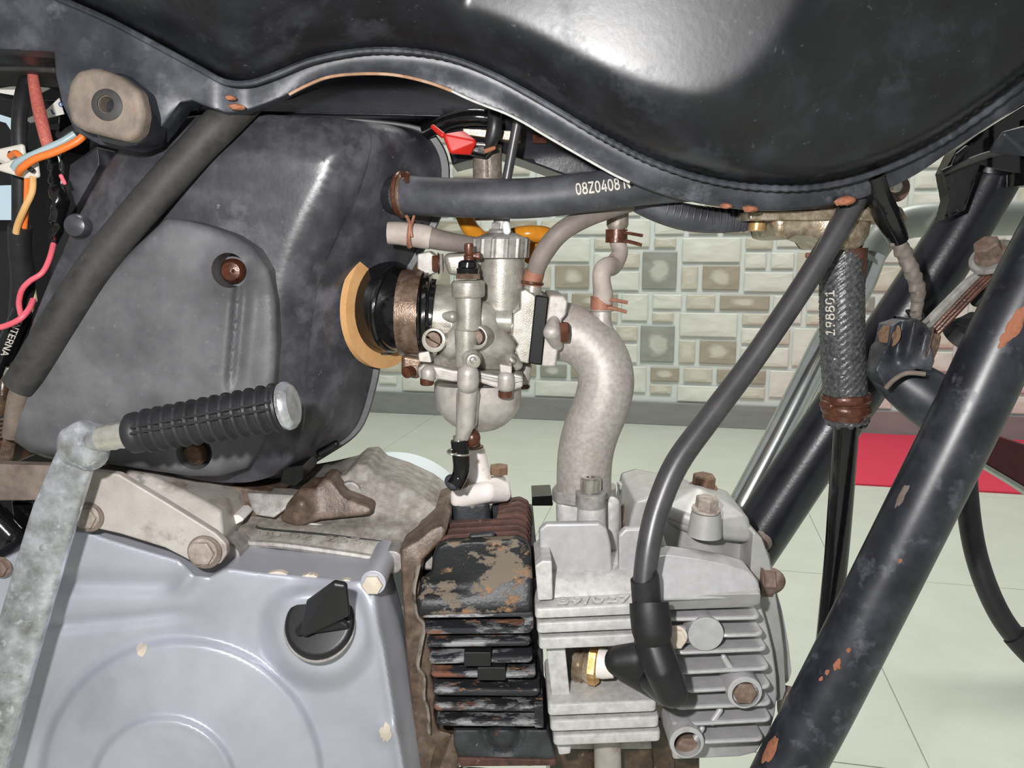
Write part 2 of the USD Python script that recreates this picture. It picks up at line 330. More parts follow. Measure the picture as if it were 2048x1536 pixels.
mat('rusty_fin', [(22, 23, 26), (34, 35, 39), (46, 47, 52)], 70, .6, .1, .5, 900, [((138, 138, 140), 95, .50, .58), ((116, 74, 54), 70, .555, .61, .85), ((150, 110, 82), 150, .60, .66, .9)], stretch=(.5, 1, 1.6))
mat('flaked_fin', [(20, 21, 23), (30, 31, 34)], 70, .45, .1, .5, 900, [((112, 101, 88), 55, .495, .52, .85), ((146, 110, 80), 90, .57, .63, .9), ((98, 66, 50), 80, .60, .66, .9)], stretch=(.7, 1, 1))
mat('brown_fin', [(58, 38, 33), (78, 50, 43), (98, 66, 56)], 110, .75, .05, .5, 900, [((40, 32, 30), 80, .56, .66), ((150, 108, 82), 150, .62, .72)])
mat('sooty_black', [(30, 31, 33), (46, 48, 51), (62, 64, 68)], 80, .55, 0, .5, 600, [((132, 128, 118), 150, .66, .70), ((110, 62, 38), 60, .62, .68)])
mat('pale_gasket', [(150, 140, 126), (176, 168, 156)], 200, .4, .3, .4, 900, [((96, 80, 66), 120, .52, .64)])
mat('rust_brown', [(60, 33, 23), (80, 45, 31), (100, 62, 46)], 200, .32, .15, .3, 900, [((60, 36, 26), 150, .6, .7)])
mat('clamp_rust', [(126, 84, 66), (150, 102, 82), (110, 70, 54)], 160, .6, .1, .3, 900)
mat('band_rust', [(84, 64, 52), (112, 92, 78), (138, 120, 106)], 260, .35, .5, .4, 1500)
mat('bolt_rust', [(98, 80, 70), (118, 98, 87), (138, 122, 112)], 260, .6, .2, .35, 1100, [((112, 76, 54), 200, .58, .68)])
mat('orange_bolt', [(110, 86, 68), (126, 100, 80), (100, 76, 58)], 260, .75, .1, .4, 1100)
mat('cream_bolt', [(196, 182, 164), (212, 202, 188)], 200, .6, .1, .2, 1100, [((160, 120, 90), 300, .6, .7)])
mat('bright_screw', [(176, 170, 160), (202, 198, 190)], 200, .25, .8, .05, 900)
mat('brass', [(176, 132, 74), (206, 164, 104), (226, 196, 150)], 200, .28, .7, .1, 900, [((120, 76, 36), 160, .6, .7)])
mat('zinc', [(138, 138, 136), (182, 184, 188), (220, 222, 230)], 110, .3, .7, .12, 500, [((124, 124, 118), 150, .60, .68, .5), ((222, 224, 234), 190, .56, .66, .25), ((160, 138, 110), 50, .70, .76, .6)])
mat('knurl_zinc', [(190, 186, 172), (214, 212, 206)], 300, .26, .75, .05, 900, [((190, 166, 130), 100, .58, .68)])
mat('chrome', [(196, 200, 198), (214, 218, 216)], 60, .16, .9, .02, 300, [((120, 122, 116), 150, .64, .74, .4)])
mat('grey_pipe', [(140, 145, 138), (160, 165, 158)], 60, .4, .2, .1, 500)
mat('dusty_strap', [(160, 152, 146), (182, 176, 170)], 70, .6, .15, .3, 700, [((128, 112, 100), 34, .58, .68), ((206, 200, 190), 60, .62, .74), ((100, 98, 98), 50, .66, .72)])
mat('rust_plate', [(96, 86, 78), (118, 106, 97), (134, 121, 110)], 110, .7, .2, .35, 1000, [((150, 108, 78), 120, .62, .72)])
mat('petcock_metal', [(120, 106, 86), (160, 144, 122), (196, 184, 168)], 220, .3, .55, .35, 1400, [((96, 74, 48), 90, .56, .7), ((226, 216, 200), 330, .63, .70, .2)])
mat('fuel_pipe_metal', [(104, 94, 84), (136, 126, 116), (160, 150, 142)], 320, .45, .3, .4, 1600)
mat('braid', [(44, 45, 45), (70, 71, 72), (98, 99, 101)], 500, .32, .1, .5, 900, [((150, 150, 152), 600, .64, .72, .2)])
mat('dusty_hose', [(104, 95, 90), (128, 118, 112)], 80, .6, 0, .1, 700, [((150, 140, 132), 60, .6, .75)])
mat('chalky_hose', [(146, 134, 127), (176, 164, 156)], 80, .6, 0, .15, 700, [((112, 102, 96), 120, .6, .75)])
mat('amber', [(186, 116, 26), (206, 140, 44)], 60, .18, 0, .03, 300, spec=.6)
mat('orange_foam', [(196, 148, 96), (212, 166, 112)], 120, .8, 0, .3, 900, [((170, 120, 72), 120, .6, .72)])
mat('white_crust', [(222, 214, 208), (232, 226, 222)], 100, .55, 0, .3, 700, [((190, 158, 134), 60, .6, .72), ((150, 120, 96), 90, .66, .74)])
mat('pale_cover', [(206, 216, 218), (216, 224, 226)], 30, .5, 0, .05, 500)
mat('white_plastic', [(206, 200, 190), (220, 214, 204)], 100, .4, 0, .05, 500)
mat('cream_plastic', [(196, 186, 150), (210, 202, 170)], 100, .4, 0, .05, 500)
mat('paper_white', [(226, 222, 214), (236, 232, 226)], 60, .6)
mat('pale_blue', [(186, 208, 222), (200, 220, 232)], 20, .6)
mat('ink_blue', [(44, 84, 150)], 60, .6)
mat('ink_white', [(190, 183, 173)], 200, .7, 0, .1, 900, [((120, 116, 112), 500, .60, .66)])
mat('pink_braid', [(176, 84, 74), (206, 114, 102)], 900, .6, 0, .5, 1800, [((226, 150, 136), 800, .58, .66), ((96, 40, 34), 40, .64, .74)])
mat('red_wire', [(226, 92, 108), (238, 112, 126)], 60, .4)
mat('orange_wire', [(232, 112, 42), (240, 128, 56)], 60, .4)
mat('blue_wire', [(150, 172, 178), (166, 186, 192)], 60, .4)
mat('tan_wire', [(214, 164, 100), (226, 180, 120)], 60, .45)
mat('green_wire', [(60, 166, 120)], 60, .4)
mat('red_plastic', [(176, 26, 16), (200, 34, 22)], 90, .5, 0, .05, 500)
mat('maroon', [(70, 18, 26), (86, 22, 30)], 60, .6)
mat('red_cloth', [(206, 52, 78), (220, 62, 88)], 160, .9, 0, .3, 900)
mat('floor_tile', [(196, 201, 187), (204, 209, 196)], 8, .42, 0, .5, 150, [((196, 200, 187), 24, .64, .8), ((120, 120, 112), 36, .785, .79)], spec=.4, bdist=.0012)
mat('floor_grout', [(194, 198, 185)], 60, .9)
mat('skirting', [(132, 133, 130), (146, 147, 144)], 10, .45, stretch=(1, 1, 4))
mat('wall_grout', [(226, 232, 226)], 60, .8)
mat('ceiling_paint', [(214, 216, 212)], 5, .9)
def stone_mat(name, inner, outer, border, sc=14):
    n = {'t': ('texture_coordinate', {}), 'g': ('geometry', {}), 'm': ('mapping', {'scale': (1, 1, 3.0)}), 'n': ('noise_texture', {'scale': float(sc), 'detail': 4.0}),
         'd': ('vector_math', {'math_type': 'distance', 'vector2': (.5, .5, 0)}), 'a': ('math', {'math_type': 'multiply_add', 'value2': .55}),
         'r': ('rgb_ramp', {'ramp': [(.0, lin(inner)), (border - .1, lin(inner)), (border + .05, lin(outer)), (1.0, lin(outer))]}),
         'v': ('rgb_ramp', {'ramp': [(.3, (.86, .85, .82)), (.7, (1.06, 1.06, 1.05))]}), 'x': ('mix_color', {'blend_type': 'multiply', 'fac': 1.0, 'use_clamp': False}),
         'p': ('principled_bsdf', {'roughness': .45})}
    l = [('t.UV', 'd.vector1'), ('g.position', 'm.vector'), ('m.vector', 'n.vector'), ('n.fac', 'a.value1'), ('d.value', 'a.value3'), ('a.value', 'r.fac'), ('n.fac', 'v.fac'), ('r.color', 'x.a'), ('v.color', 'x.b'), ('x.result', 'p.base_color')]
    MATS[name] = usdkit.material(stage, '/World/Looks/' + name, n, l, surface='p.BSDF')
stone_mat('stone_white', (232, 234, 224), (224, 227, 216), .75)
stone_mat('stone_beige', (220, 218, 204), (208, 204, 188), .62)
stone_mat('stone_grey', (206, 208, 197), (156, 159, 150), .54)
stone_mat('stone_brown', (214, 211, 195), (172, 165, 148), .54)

# ------------------------------------------------------------------ things, parts, sub-parts
USED = {}
def numbered(scope, name):
    k = USED.setdefault((scope, name), 0); USED[(scope, name)] += 1
    return name if k == 0 else f'{name}_{k:03d}'
def say(prim, label=None, cat=None, group=None, kind=None):
    for k, v in (('label', label), ('category', cat), ('group', group), ('kind', kind)):
        if v: prim.SetCustomDataByKey(k, v)
class Thing:
    def __init__(s, name, label=None, cat=None, group=None, kind=None):
        s.name, s.tags, s.parts = name, (label, cat, group, kind), []
    def add(s, name, mesh, m, label=None, under=None, smooth=35, kind=None, uv=None):
        s.parts.append((name, mesh, m, label, under, smooth, kind, uv)); return len(s.parts) - 1
    def done(s):
        b = np.array([p[1].bounds for p in s.parts]); lo, hi = b[:, 0].min(0), b[:, 1].max(0)
        base = np.array([(lo[0] + hi[0]) / 2, (lo[1] + hi[1]) / 2, lo[2]])
        path = '/World/' + numbered('', s.name)
        x = UsdGeom.Xform.Define(stage, path); x.AddTranslateOp().Set(Gf.Vec3d(*map(float, base))); say(x.GetPrim(), *s.tags)
        paths = {}
        for i, (n, mesh, m, label, under, smooth, kind, uv) in enumerate(s.parts):
            top = paths[under] if under is not None else path
            paths[i] = q = top + '/' + numbered(top, n)
            g = usdkit.mesh(stage, q, TM(mesh.vertices - base, mesh.faces), MATS[m], smooth=smooth, uv=uv)
            say(g.GetPrim(), label, kind=kind)
        return path
def one(name, mesh, m, label, cat, group=None, kind=None, smooth=35):
    b = mesh.bounds; base = np.array([*(b.mean(0)[:2]), b[0, 2]])
    g = usdkit.mesh(stage, '/World/' + numbered('', name), TM(mesh.vertices - base, mesh.faces), MATS[m], smooth=smooth)
    g.AddTranslateOp().Set(Gf.Vec3d(*map(float, base))); say(g.GetPrim(), label, cat, group, kind)
X, Yx, Z = np.eye(3); FR = np.array([0, -1.0, 0])
rng = random.Random(5)

# ================================================================== the setting
PSI = math.radians(12.0); EU = np.array([math.cos(PSI), -math.sin(PSI), 0]); EN = np.array([math.sin(PSI), math.cos(PSI), 0]); EZ = Z
DW = 2.78                                             # wall, metres beyond the camera
C0 = np.array([CAM[0], CAM[1], 0.0])
def room(u, v, z): return C0 + EU * u + EN * v + EZ * z
t = Thing('floor', kind='structure')
b = trimesh.creation.box([9, 6, .05]); b.apply_transform(trimesh.transformations.rotation_matrix(-PSI, Z)); b.apply_translation(room(0, 0, -.0275)); t.add('grout_bed', b, 'floor_grout')
TS = .59
for iu in range(-4, 5):
    for iv in range(-1, 5):
        u0, v0 = .302 + TS * iu, .925 + TS * iv - TS
        v1 = min(v0 + TS, DW)
        if v1 - v0 < .05: continue
        g = .0007
        q = np.array([[u0 + g, v0 + g], [u0 + TS - g, v0 + g], [u0 + TS - g, v1 - g], [u0 + g, v1 - g]])
        t.add('tile', prism(q, .008, .0012, O=room(0, 0, 0), U=EU, V=EN, D=(0, 0, -1), segs=2), 'floor_tile')
t.done()
t = Thing('wall_back', kind='structure')
b = trimesh.creation.box([9, .1, 2.75]); b.apply_transform(trimesh.transformations.rotation_matrix(-PSI, Z)); b.apply_translation(room(0, DW + .056, 1.375)); t.add('grout_bed', b, 'wall_grout')
MW, MH, U0, Z0 = .5, .25, -.139, .597
# (x0, x1, y0, y1, kind) of one printed tile's stones, as shares of the tile
STONES = [(0, .235, .0, .52, 'grey'), (.262, .375, .195, .52, 'beige'), (.40, .645, .185, .52, 'brown'), (.262, .645, -.18, .155, 'white'), (.67, .81, .015, .235, 'white'), (.835, .985, .015, .235, 'beige'),
          (.67, .985, .27, .54, 'white'), (.075, .275, .575, .785, 'brown'), (.30, .495, .575, .785, 'grey'), (.52, .845, .575, .785, 'brown'), (.865, 1.05, .575, .955, 'white'), (.075, .225, .82, .965, 'beige'), (.67, .845, .82, .985, 'beige')]
def stone(u0, u1, z0, z1, kind):
    rr = random.Random(int(u0 * 1e4) * 31 + int(z0 * 1e4)); g = .0018
    u0, u1, z0, z1 = u0 + g, u1 - g, z0 + g, z1 - g; w, h = u1 - u0, z1 - z0; v, f, uv = [], [], []
    for ins, d in ((0, 0), (.0028, .0018), (.28, .0036)):
        for a, c in ((0, 0), (1, 0), (1, 1), (0, 1)):
            i = ins if ins < .1 else 0; s = 0 if ins < .1 else ins
            x = u0 + w * (a + (s if a == 0 else -s)) + (i if a == 0 else -i) + (rr.uniform(-.06, .06) * w if s else 0)
            y = z0 + h * (c + (s if c == 0 else -s)) + (i if c == 0 else -i) + (rr.uniform(-.08, .08) * h if s else 0)
            v.append(room(x, DW - d, y)); uv.append(((x - u0) / w, (y - z0) / h))
    for k in (0, 4):
        for i in range(4): f += [(k + i, k + (i + 1) % 4, k + 4 + (i + 1) % 4), (k + i, k + 4 + (i + 1) % 4, k + 4 + i)]
    f += [(8, 9, 10), (8, 10, 11)]
    return TM(v, f), np.array(uv)
rest = []
for iu in range(-9, 9):
    for iz in range(-8, 3):
        for si, (a, bb, c, d, kind) in enumerate(STONES):
            u0, u1 = U0 + (iu + a) * MW, U0 + (iu + bb) * MW; z1, z0 = Z0 - (iz + c) * MH, Z0 - (iz + d) * MH
            z0 = max(z0, .083)
            if z1 - z0 < .02 or z1 > 2.6: continue
            r = rng.random()
            if kind in ('grey', 'brown') and r < .42: kind = rng.choice(['beige', 'beige', 'white'])
            elif kind == 'beige' and r < .25: kind = 'white'
            s, uv = stone(u0, u1, z0, z1, kind)
            c3 = s.vertices.mean(0) - CAM; dp = c3 @ FWD; px, py = CX + F * (c3 @ RT) / dp, CY - F * (c3 @ UP) / dp
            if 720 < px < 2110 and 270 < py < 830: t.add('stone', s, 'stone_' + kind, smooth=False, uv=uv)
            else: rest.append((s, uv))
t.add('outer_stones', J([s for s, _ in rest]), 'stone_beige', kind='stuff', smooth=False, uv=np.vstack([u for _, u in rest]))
t.done()
one('baseboard_back', prism([[-4, 0], [4, 0], [4, .08], [-4, .08]], .012, .002, O=room(0, DW - .012, 0), U=EU, V=EZ, D=EN), 'skirting', None, None, kind='structure')
one('red_mat', prism(rp([[375, 2140], [1500, 2140], [1500, 2760], [375, 2760]], 12) / 1000., .006, .002, True, O=room(0, 0, .006), U=EU, V=EN, D=(0, 0, -1)), 'red_cloth', 'flat bright red mat lying on the pale floor against the grey skirting', 'mat')
t = Thing('maroon_slab', 'dark maroon slab with a pale lower edge slanting across the red mat', 'plank')
A, B = np.array([.19, .36, 0]), None
t.add('dark_face', J(pp([(1930, 850), (2060, 893), (2180, 935), (2180, 1060), (2060, 980), (1900, 885)], .62, .66, .002)), 'maroon')  # dark maroon slab in front of the red mat
t.add('edge_strip', pp([(1900, 885), (2060, 980), (2180, 1060), (2180, 1072), (2060, 990), (1900, 893)], .618, .662, .001), 'grey_pipe')
t.done()

# ================================================================== black fuel tank over the engine
SEAM = sm([(-160, -120), (0, -55), (120, -8), (220, 36), (300, 78), (400, 132), (450, 158), (500, 160), (555, 142), (620, 116), (700, 99), (770, 94), (850, 100), (920, 116), (1000, 150), (1100, 206), (1180, 254), (1240, 287), (1300, 316), (1380, 344), (1460, 362), (1540, 370), (1620, 369), (1700, 355), (1780, 328), (1860, 290), (1940, 240), (2048, 160), (2200, 40)], 6)
EDGE = sm([(490, 223), (560, 197), (610, 172), (660, 153), (730, 147), (800, 151), (880, 172), (950, 203), (1024, 232), (1100, 276), (1180, 322), (1240, 355), (1300, 380), (1380, 402), (1450, 414), (1520, 421), (1600, 419), (1690, 404), (1760, 384), (1830, 350), (1900, 303), (1980, 250), (2048, 206), (2200, 100)], 6)
sx, sy = SEAM[:, 0], SEAM[:, 1]
def y_seam(px): return np.interp(px, sx, sy)
TY = -.035
def tank_Y(px, py):
    h = np.maximum(0, y_seam(px) - py)                               # pixels above the seam
    low = TY - .00021 * (1 - .52 * ss(1370, 1680, px)) * h * (.35 + .65 * ss(0, 60, h)) - .012 * ss(0, 26, h)
    face = -.0765 - .000030 * (px - 1380) - .000022 * (168 - py)
    face = face - .00016 * np.maximum(0, 930 - px)
    k = .0022; dd = low - face
    return np.maximum(low, face) + k * np.log1p(np.exp(-np.abs(dd) / k))
shell = [tuple(p) for p in SEAM] + [(2200, -330), (-160, -330)]
t = Thing('fuel_tank', 'large glossy black fuel tank bulging over the engine with a wavy seam along its bottom', 'fuel tank')
tk = t.add('shell', relief(shell, tank_Y, .015, 13), 'tank_paint', smooth=50)
fl = [(-160, 100), (0, 98), (108, 104), (112, 150), (126, 210), (150, 262), (200, 290), (262, 297), (300, 282), (335, 240), (362, 206), (385, 202), (420, 216), (450, 226)] + [tuple(p) for p in EDGE] + [tuple(p) for p in SEAM[::-1]]
def fl_Y(px, py):
    d = np.hypot(px - 250, py - 215)
    return -.032 - .010 * np.exp(-(d / 70) ** 2) + .004 * ss(20, 60, py - y_seam(px)) * ss(520, 700, px) - .006 * ss(500, 420, px)
fg = t.add('seam_flange', relief(fl, fl_Y, -.024, 11, .0012), 'flange_paint', smooth=40)
sp = np.array([W(x, y + 6, TY - .004) for x, y in SEAM[::2]]); sp = sm(sp, 7); q = np.arange(len(sp))
t.add('seam_bead', tube(sp, .0014 + .00022 * np.sin(q * 1.15) * np.clip(meshkit.noise(np.column_stack([q * .02, q * 0, q * 0])) * 2 - .5, 0, 1), 8), 'flange_paint')
t.add('edge_lip', pt([(x, y + .5, -.031) for x, y in EDGE[8:40:3]], 3.2, 8, 3), 'edge_rust', under=fg); t.add('edge_lip', pt([(x, y + .5, -.031) for x, y in EDGE[38:70:3]], 2.8, 8, 3), 'head_alu', 'pale lip with the shine of the edge put into its colour', under=fg)  # second lip: the edge's shine put into a pale colour
for (x, y, r, s) in ((1452, 412, 13, 1), (1500, 418, 16, 1), (1690, 402, 22, 1), (474, 214, 14, 1.2), (462, 196, 12, .9)):
    bl = trimesh.creation.icosphere(3); bl.apply_scale([r * K(y, -.03) * s, .0022, r * K(y, -.03) * .42]); bl.apply_transform(trimesh.transformations.rotation_matrix(.1 + (x > 1600) * -.25, [0, 1, 0]))
    bl.vertices += (meshkit.noise(bl.vertices * 900)[:, None] - .5) * .0008; bl.apply_translation(W(x, y, -.0318 - .006 * (x < 500))); t.add('rust_patch', bl, 'orange_rust', under=fg)
gr = rp([(152, 140), (190, 132), (238, 150), (278, 180), (288, 225), (282, 262), (258, 284), (220, 276), (166, 262), (140, 248), (128, 205), (134, 165)], 18)
gm = pp(gr, -.058, -.0505, .003, 0)
gm = cut(gm, hole(213, 209, -.058, 16, .02))
gq = t.add('rubber_grommet', gm, 'rust_plate', 'dusty brown rubber grommet with a round hole')
t.add('grommet_collar', pp(rp([(170, 150), (240, 142), (292, 184), (302, 232), (290, 280), (250, 296), (190, 282)], 20), -.0515, -.034, .005), 'black_paint', under=gq)
t.add('hole_ring', cut(cylf(212, 209, -.0588, 34, .002, c=.3), hole(213, 209, -.058, 17, .01)), 'old_hose', under=gq)
t.done()
t = Thing('seat_pan', 'dark horizontal seat pan plate above the wiring at the top left corner', 'seat pan')
t.add('plate', pp([(-120, 55), (100, 88), (106, 108), (-120, 100)], -.01, .12, .002), 'flange_paint')
t.add('lower_rail', pp([(-120, 104), (70, 112), (108, 116), (108, 146), (60, 142), (-120, 140)], .02, .06, .002), 'old_hose')
t.done()
one('frame_backbone', J(relief([(330, 225), (520, 130), (1000, 130), (1240, 300), (1300, 365), (1180, 354), (1130, 352), (1050, 322), (1000, 306), (905, 330), (880, 235), (480, 226)], lambda x, y: .035 - .012 * np.exp(-((y - 235) / 40) ** 2), .075, 22, .002)), 'rear_tube_paint', 'pressed black steel frame backbone in the gap under the fuel tank', 'frame part')

# ================================================================== frame tubes
t = Thing('down_tube', 'thick glossy black frame tube in the right foreground with orange rust patches', 'frame tube')
dt = sm([W(*p) for p in [(2560, -330, -.03), (2260, 210, -.03), (2075, 540, -.03), (1925, 850, -.03), (1838, 1024, -.03), (1744, 1212, -.031), (1650, 1398, -.034), (1575, 1540, -.038), (1500, 1690, -.044)]], 12)
t.add('tube', tube(dt, 66 * K(900, -.03), 40), 'tube_paint')
def on_tube(P, r, px, py, w, h, m, seed):                          # a flake of rust lying on the tube where the pixel sees it
    d = unit(W(px, py, 0) - CAM); best = None
    for s in np.arange(.2, .7, .0005):
        q = CAM + d * s
        if np.min(np.linalg.norm(P - q, axis=1)) < r * 1.03: best = q; break
    if best is None: return None
    i = np.argmin(np.linalg.norm(P - best, axis=1)); n = unit(best - P[i]); tn = unit(P[min(i + 1, len(P) - 1)] - P[max(i - 1, 0)]); b = np.cross(n, tn)
    rr = random.Random(seed); a = np.arange(22) * 2 * math.pi / 22; rad = np.array([rr.uniform(.55, 1.1) for _ in a]); rad = (rad + np.roll(rad, 1)) / 2
    v = []
    for sc, hh in ((1, -.0003), (.85, .00025), (.4, .0003)):
        for x, y in np.column_stack([np.cos(a) * rad * w * sc, np.sin(a) * rad * h * sc]):
            ang = x / r; v.append(P[i] + tn * y + (r + hh) * (math.cos(ang) * n + math.sin(ang) * b))
    f = []; i2 = np.arange(22); j2 = (i2 + 1) % 22
    for k in range(2): f += [np.stack([k * 22 + i2, k * 22 + j2, k * 22 + 22 + j2], 1), np.stack([k * 22 + i2, k * 22 + 22 + j2, k * 22 + 22 + i2], 1)]
    f.append(np.stack([np.full(20, 44), 44 + i2[1:-1], 44 + i2[2:]], 1)); f.append(np.stack([np.zeros(20, int), j2[1:-1], i2[1:-1]], 1))
    return fix(TM(v, np.vstack(f)))
kr = 66 * K(900, -.03)
for i, (x, y, w, h) in enumerate([(2030, 650, .0035, .011), (2008, 678, .0022, .006), (1674, 1330, .0022, .0035), (1654, 1345, .0012, .002), (1642, 1358, .0013, .0016), (1697, 1300, .0012, .0018), (1538, 1500, .004, .010), (1800, 1122, .0011, .0016), (1804, 990, .0025, .009)]):
    m = on_tube(dt, kr, x, y, w, h, 0, i)
    if m is not None: t.add('rust_patch', m, 'orange_rust' if i != 8 else 'rust_plate')
t.done()
t = Thing('rear_down_tube', 'second black frame tube slanting behind the braided fuel hose towards the cylinder head', 'frame tube')
t.add('tube', pt([(2080, 180, .045), (1990, 340, .05), (1886, 515, .055), (1770, 690, .06), (1600, 945, .065), (1500, 1095, .065), (1400, 1240, .065)], 55, 32), 'rear_tube_paint')
t.done()
t = Thing('frame_gusset', 'black pressed gusset plate with a grey rim at the top of the rear frame tube', 'gusset')
t.add('plate', relief([(1912, 300), (1960, 265), (2080, 190), (2160, 160), (2160, 330), (2048, 350), (1990, 338), (1960, 330), (1930, 420), (1886, 440), (1898, 400), (1886, 346)], lambda x, y: .018 + .00008 * np.abs(x - 1980), .034, 14, .001), 'gloss_black')
t.add('rim', pt([(1884, 346, .018), (1920, 330, .016), (1968, 312, .012), (2010, 300, .01), (2060, 280, .01)], 7, 8), 'old_hose')
t.add('fin', hull([(1915, 310, .012, 5), (1932, 296, .012, 5), (1905, 335, .02, 5), (1930, 318, .02, 4)]), 'flange_paint')
t.add('fin', hull([(2010, 270, .0, 8), (2045, 262, .0, 10), (1985, 300, .01, 5), (2048, 300, .0, 12)]), 'flange_paint')
t.add('cross_tube', pt([(2060, 240, .03), (2062, 330, .03), (2060, 372, .03)], 44, 20), 'gloss_black')
t.done()
t = Thing('crash_bar', 'chromed steel bar running level on the right then slanting down behind the ignition lead', 'crash bar')
t.add('level_bar', pt([(2200, 432, .16), (2040, 436, .16), (1900, 438, .16), (1810, 446, .16), (1760, 480, .157), (1730, 530, .152)], [34, 34, 34, 33, 31, 30], 24), 'grey_pipe')
t.add('chrome_leg', pt([(1742, 508, .153), (1716, 575, .15), (1660, 672, .14), (1565, 860, .13), (1478, 1025, .12), (1440, 1100, .12)], 29, 24), 'chrome')
t.done()
t = Thing('curved_cable', 'thick black rubber cable curving down at the far right edge beside the big frame tube', 'cable')
t.add('sheath', pt([(1960, 760, .16), (1934, 880, .13), (1935, 1000, .12), (1955, 1120, .11), (2000, 1230, .10), (2062, 1305, .09), (2140, 1360, .08)], 21, 16), 'cable_black')
t.add('end_sleeve', pt([(2030, 1270, .094), (2062, 1305, .09), (2100, 1336, .085)], 25, 16), 'black_rubber')
t.done()
t = Thing('engine_hanger', 'welded black engine hanger with a rusty clamp and elbow joining the frame tubes', 'bracket')
eh = t.add('elbow', pt([(1945, 862, .004), (1930, 850, .005), (1870, 806, .01), (1822, 772, .015), (1780, 742, .02), (1752, 710, .025)], [50, 58, 58, 52, 42, 32], 28), 'flange_paint')
t.add('clamp_block', relief(rp([(1784, 652), (1802, 640), (1832, 637), (1852, 648), (1862, 672), (1869, 722), (1861, 744), (1835, 738), (1800, 752), (1768, 772), (1748, 742), (1764, 706), (1776, 690)], 5), lambda x, y: -.004 - .0035 * np.cos((x - .22 * (730 - y) - 1810) / 7.5) * ss(735, 700, y) - .004 * np.exp(-((x - 1835) / 22) ** 2), .010, 6, .002), 'flange_paint')
t.add('weld_seam', pt([(1772, 776, -.006), (1790, 758, -.009), (1815, 746, -.010), (1850, 748, -.011)], 5, 10), 'rust_plate')
t.add('bolt', hexa(1780, 670, .0, (-.9, -.4, .2), 20, 14), 'orange_bolt'); t.add('nut', hexa(1852, 690, .0, (.9, -.35, -.2), 30, 20), 'band_rust')
t.done()
t = Thing('leaf_bracket', 'curved rust brown laminated steel strip bracket holding a hex bolt beside the big frame tube', 'bracket')
for o in (0, 7, 14): t.add('strip', pt([(1860 + o, 664 + o * .3, .01), (1900 + o, 622 + o * .3, .008), (1950 + o, 570 + o * .3, .006), (1996 + o, 532, .004), (2060 + o, 500, .003)], 4.5, 8), 'rust_brown')
t.add('washer', cyl(1988, 516, .006, (-.62, -.35, .7), 46, 9), 'dull_alu'); t.add('bolt', hexa(1982, 510, .005, (-.62, -.35, .7), 25, 34, 1.25), 'bolt_rust')
t.add('back_plate', pp(rp([(1845, 655), (1875, 660), (1990, 560), (2040, 525), (2030, 500), (1940, 560)], 5), .02, .026, .001), 'dull_alu')
t.done()
t = Thing('horn', 'black horn trumpet half hidden behind the big frame tube', 'horn')
t.add('trumpet', plathe(1955, 640, .03, (-.6, -.2, -.55), [(0, 0), (0, 22), (20, 28), (44, 40), (50, 42), (52, 38), (30, 20), (30, 0)]), 'black_rubber'); t.add('connector', hull([(1955, 600, .025, 14), (1985, 560, .025, 12)]), 'old_hose')
t.done()
one('green_wire', pt([(1900, 602, .03), (1915, 596, .028), (1945, 592, .026)], 4.5, 10), 'green_wire', 'short bright green wire poking out beside the horn', 'wire')

# ================================================================== air filter box
def box_pts(L): return np.array(L, float)
FRONT = sm([(34, 770), (60, 660), (140, 470), (215, 330), (280, 262), (360, 236), (440, 228), (560, 230), (672, 236), (715, 244), (738, 262), (742, 300), (716, 390), (672, 480), (640, 560), (622, 660), (614, 760), (606, 860), (580, 925), (520, 960), (440, 965), (340, 950), (200, 930), (90, 915), (40, 880), (24, 830)], 5, True)
REAR = sm([(60, 770), (86, 660), (160, 470), (232, 330), (300, 262), (375, 236), (450, 230), (580, 232), (720, 236), (840, 252), (882, 284), (900, 340), (888, 420), (850, 500), (806, 580), (772, 680), (752, 780), (722, 860), (660, 908), (570, 955), (470, 965), (340, 950), (220, 930), (120, 915), (66, 880), (50, 830)], 5, True)
MIDR = REAR + (REAR.mean(0) - REAR) * .018
def loft_px(rings):
    n = len(rings[0][0]); v = np.vstack([Wv(p[:, 0], p[:, 1], np.full(n, Y) if np.ndim(Y) == 0 else Y) for p, Y in rings]); f = []
    i = np.arange(n); j = (i + 1) % n
    for k in range(len(rings) - 1): f += [np.stack([k * n + i, k * n + n + i, k * n + n + j], 1), np.stack([k * n + i, k * n + n + j, k * n + j], 1)]
    cap = earc(np.ascontiguousarray(v[:n][:, [0, 2]])); f += [cap, cap[:, ::-1] + (len(rings) - 1) * n]
    m = TM(v, np.vstack(f)); return fix(m)
def shrink(p, d): return inset(p, d) if Polygon(p).exterior.is_ccw else inset(p[::-1], d)[::-1]
t = Thing('air_filter_box', 'large dusty black plastic air filter box behind the kick starter', 'air filter box')
c0 = t.add('case', relief([tuple(q) for q in FRONT], lambda x, y: -.019 + 0 * x, -.004, 12, .022, soft=True), 'airbox_plastic', smooth=70)
t.add('side_shell', loft_px([(FRONT, -.005), (FRONT + (MIDR - FRONT) * .3, .006), (FRONT + (MIDR - FRONT) * .97, .036), (MIDR, .038), (MIDR, .10)]), 'airbox_plastic', smooth=60, under=c0)
t.add('rim', cut(loft_px([(shrink(REAR, 3), .0345), (REAR, .036), (REAR, .046), (shrink(REAR, 3), .048)]), loft_px([(shrink(MIDR, 1.5), .02), (shrink(MIDR, 1.5), .07)])), 'airbox_cover', under=c0)
COV = rp([(332, 436), (372, 440), (420, 452), (470, 470), (512, 498), (540, 540), (553, 600), (556, 680), (548, 780), (530, 880), (494, 936), (440, 952), (380, 952), (230, 930), (60, 905), (24, 880), (18, 820), (44, 724), (150, 606), (250, 512)], 10)
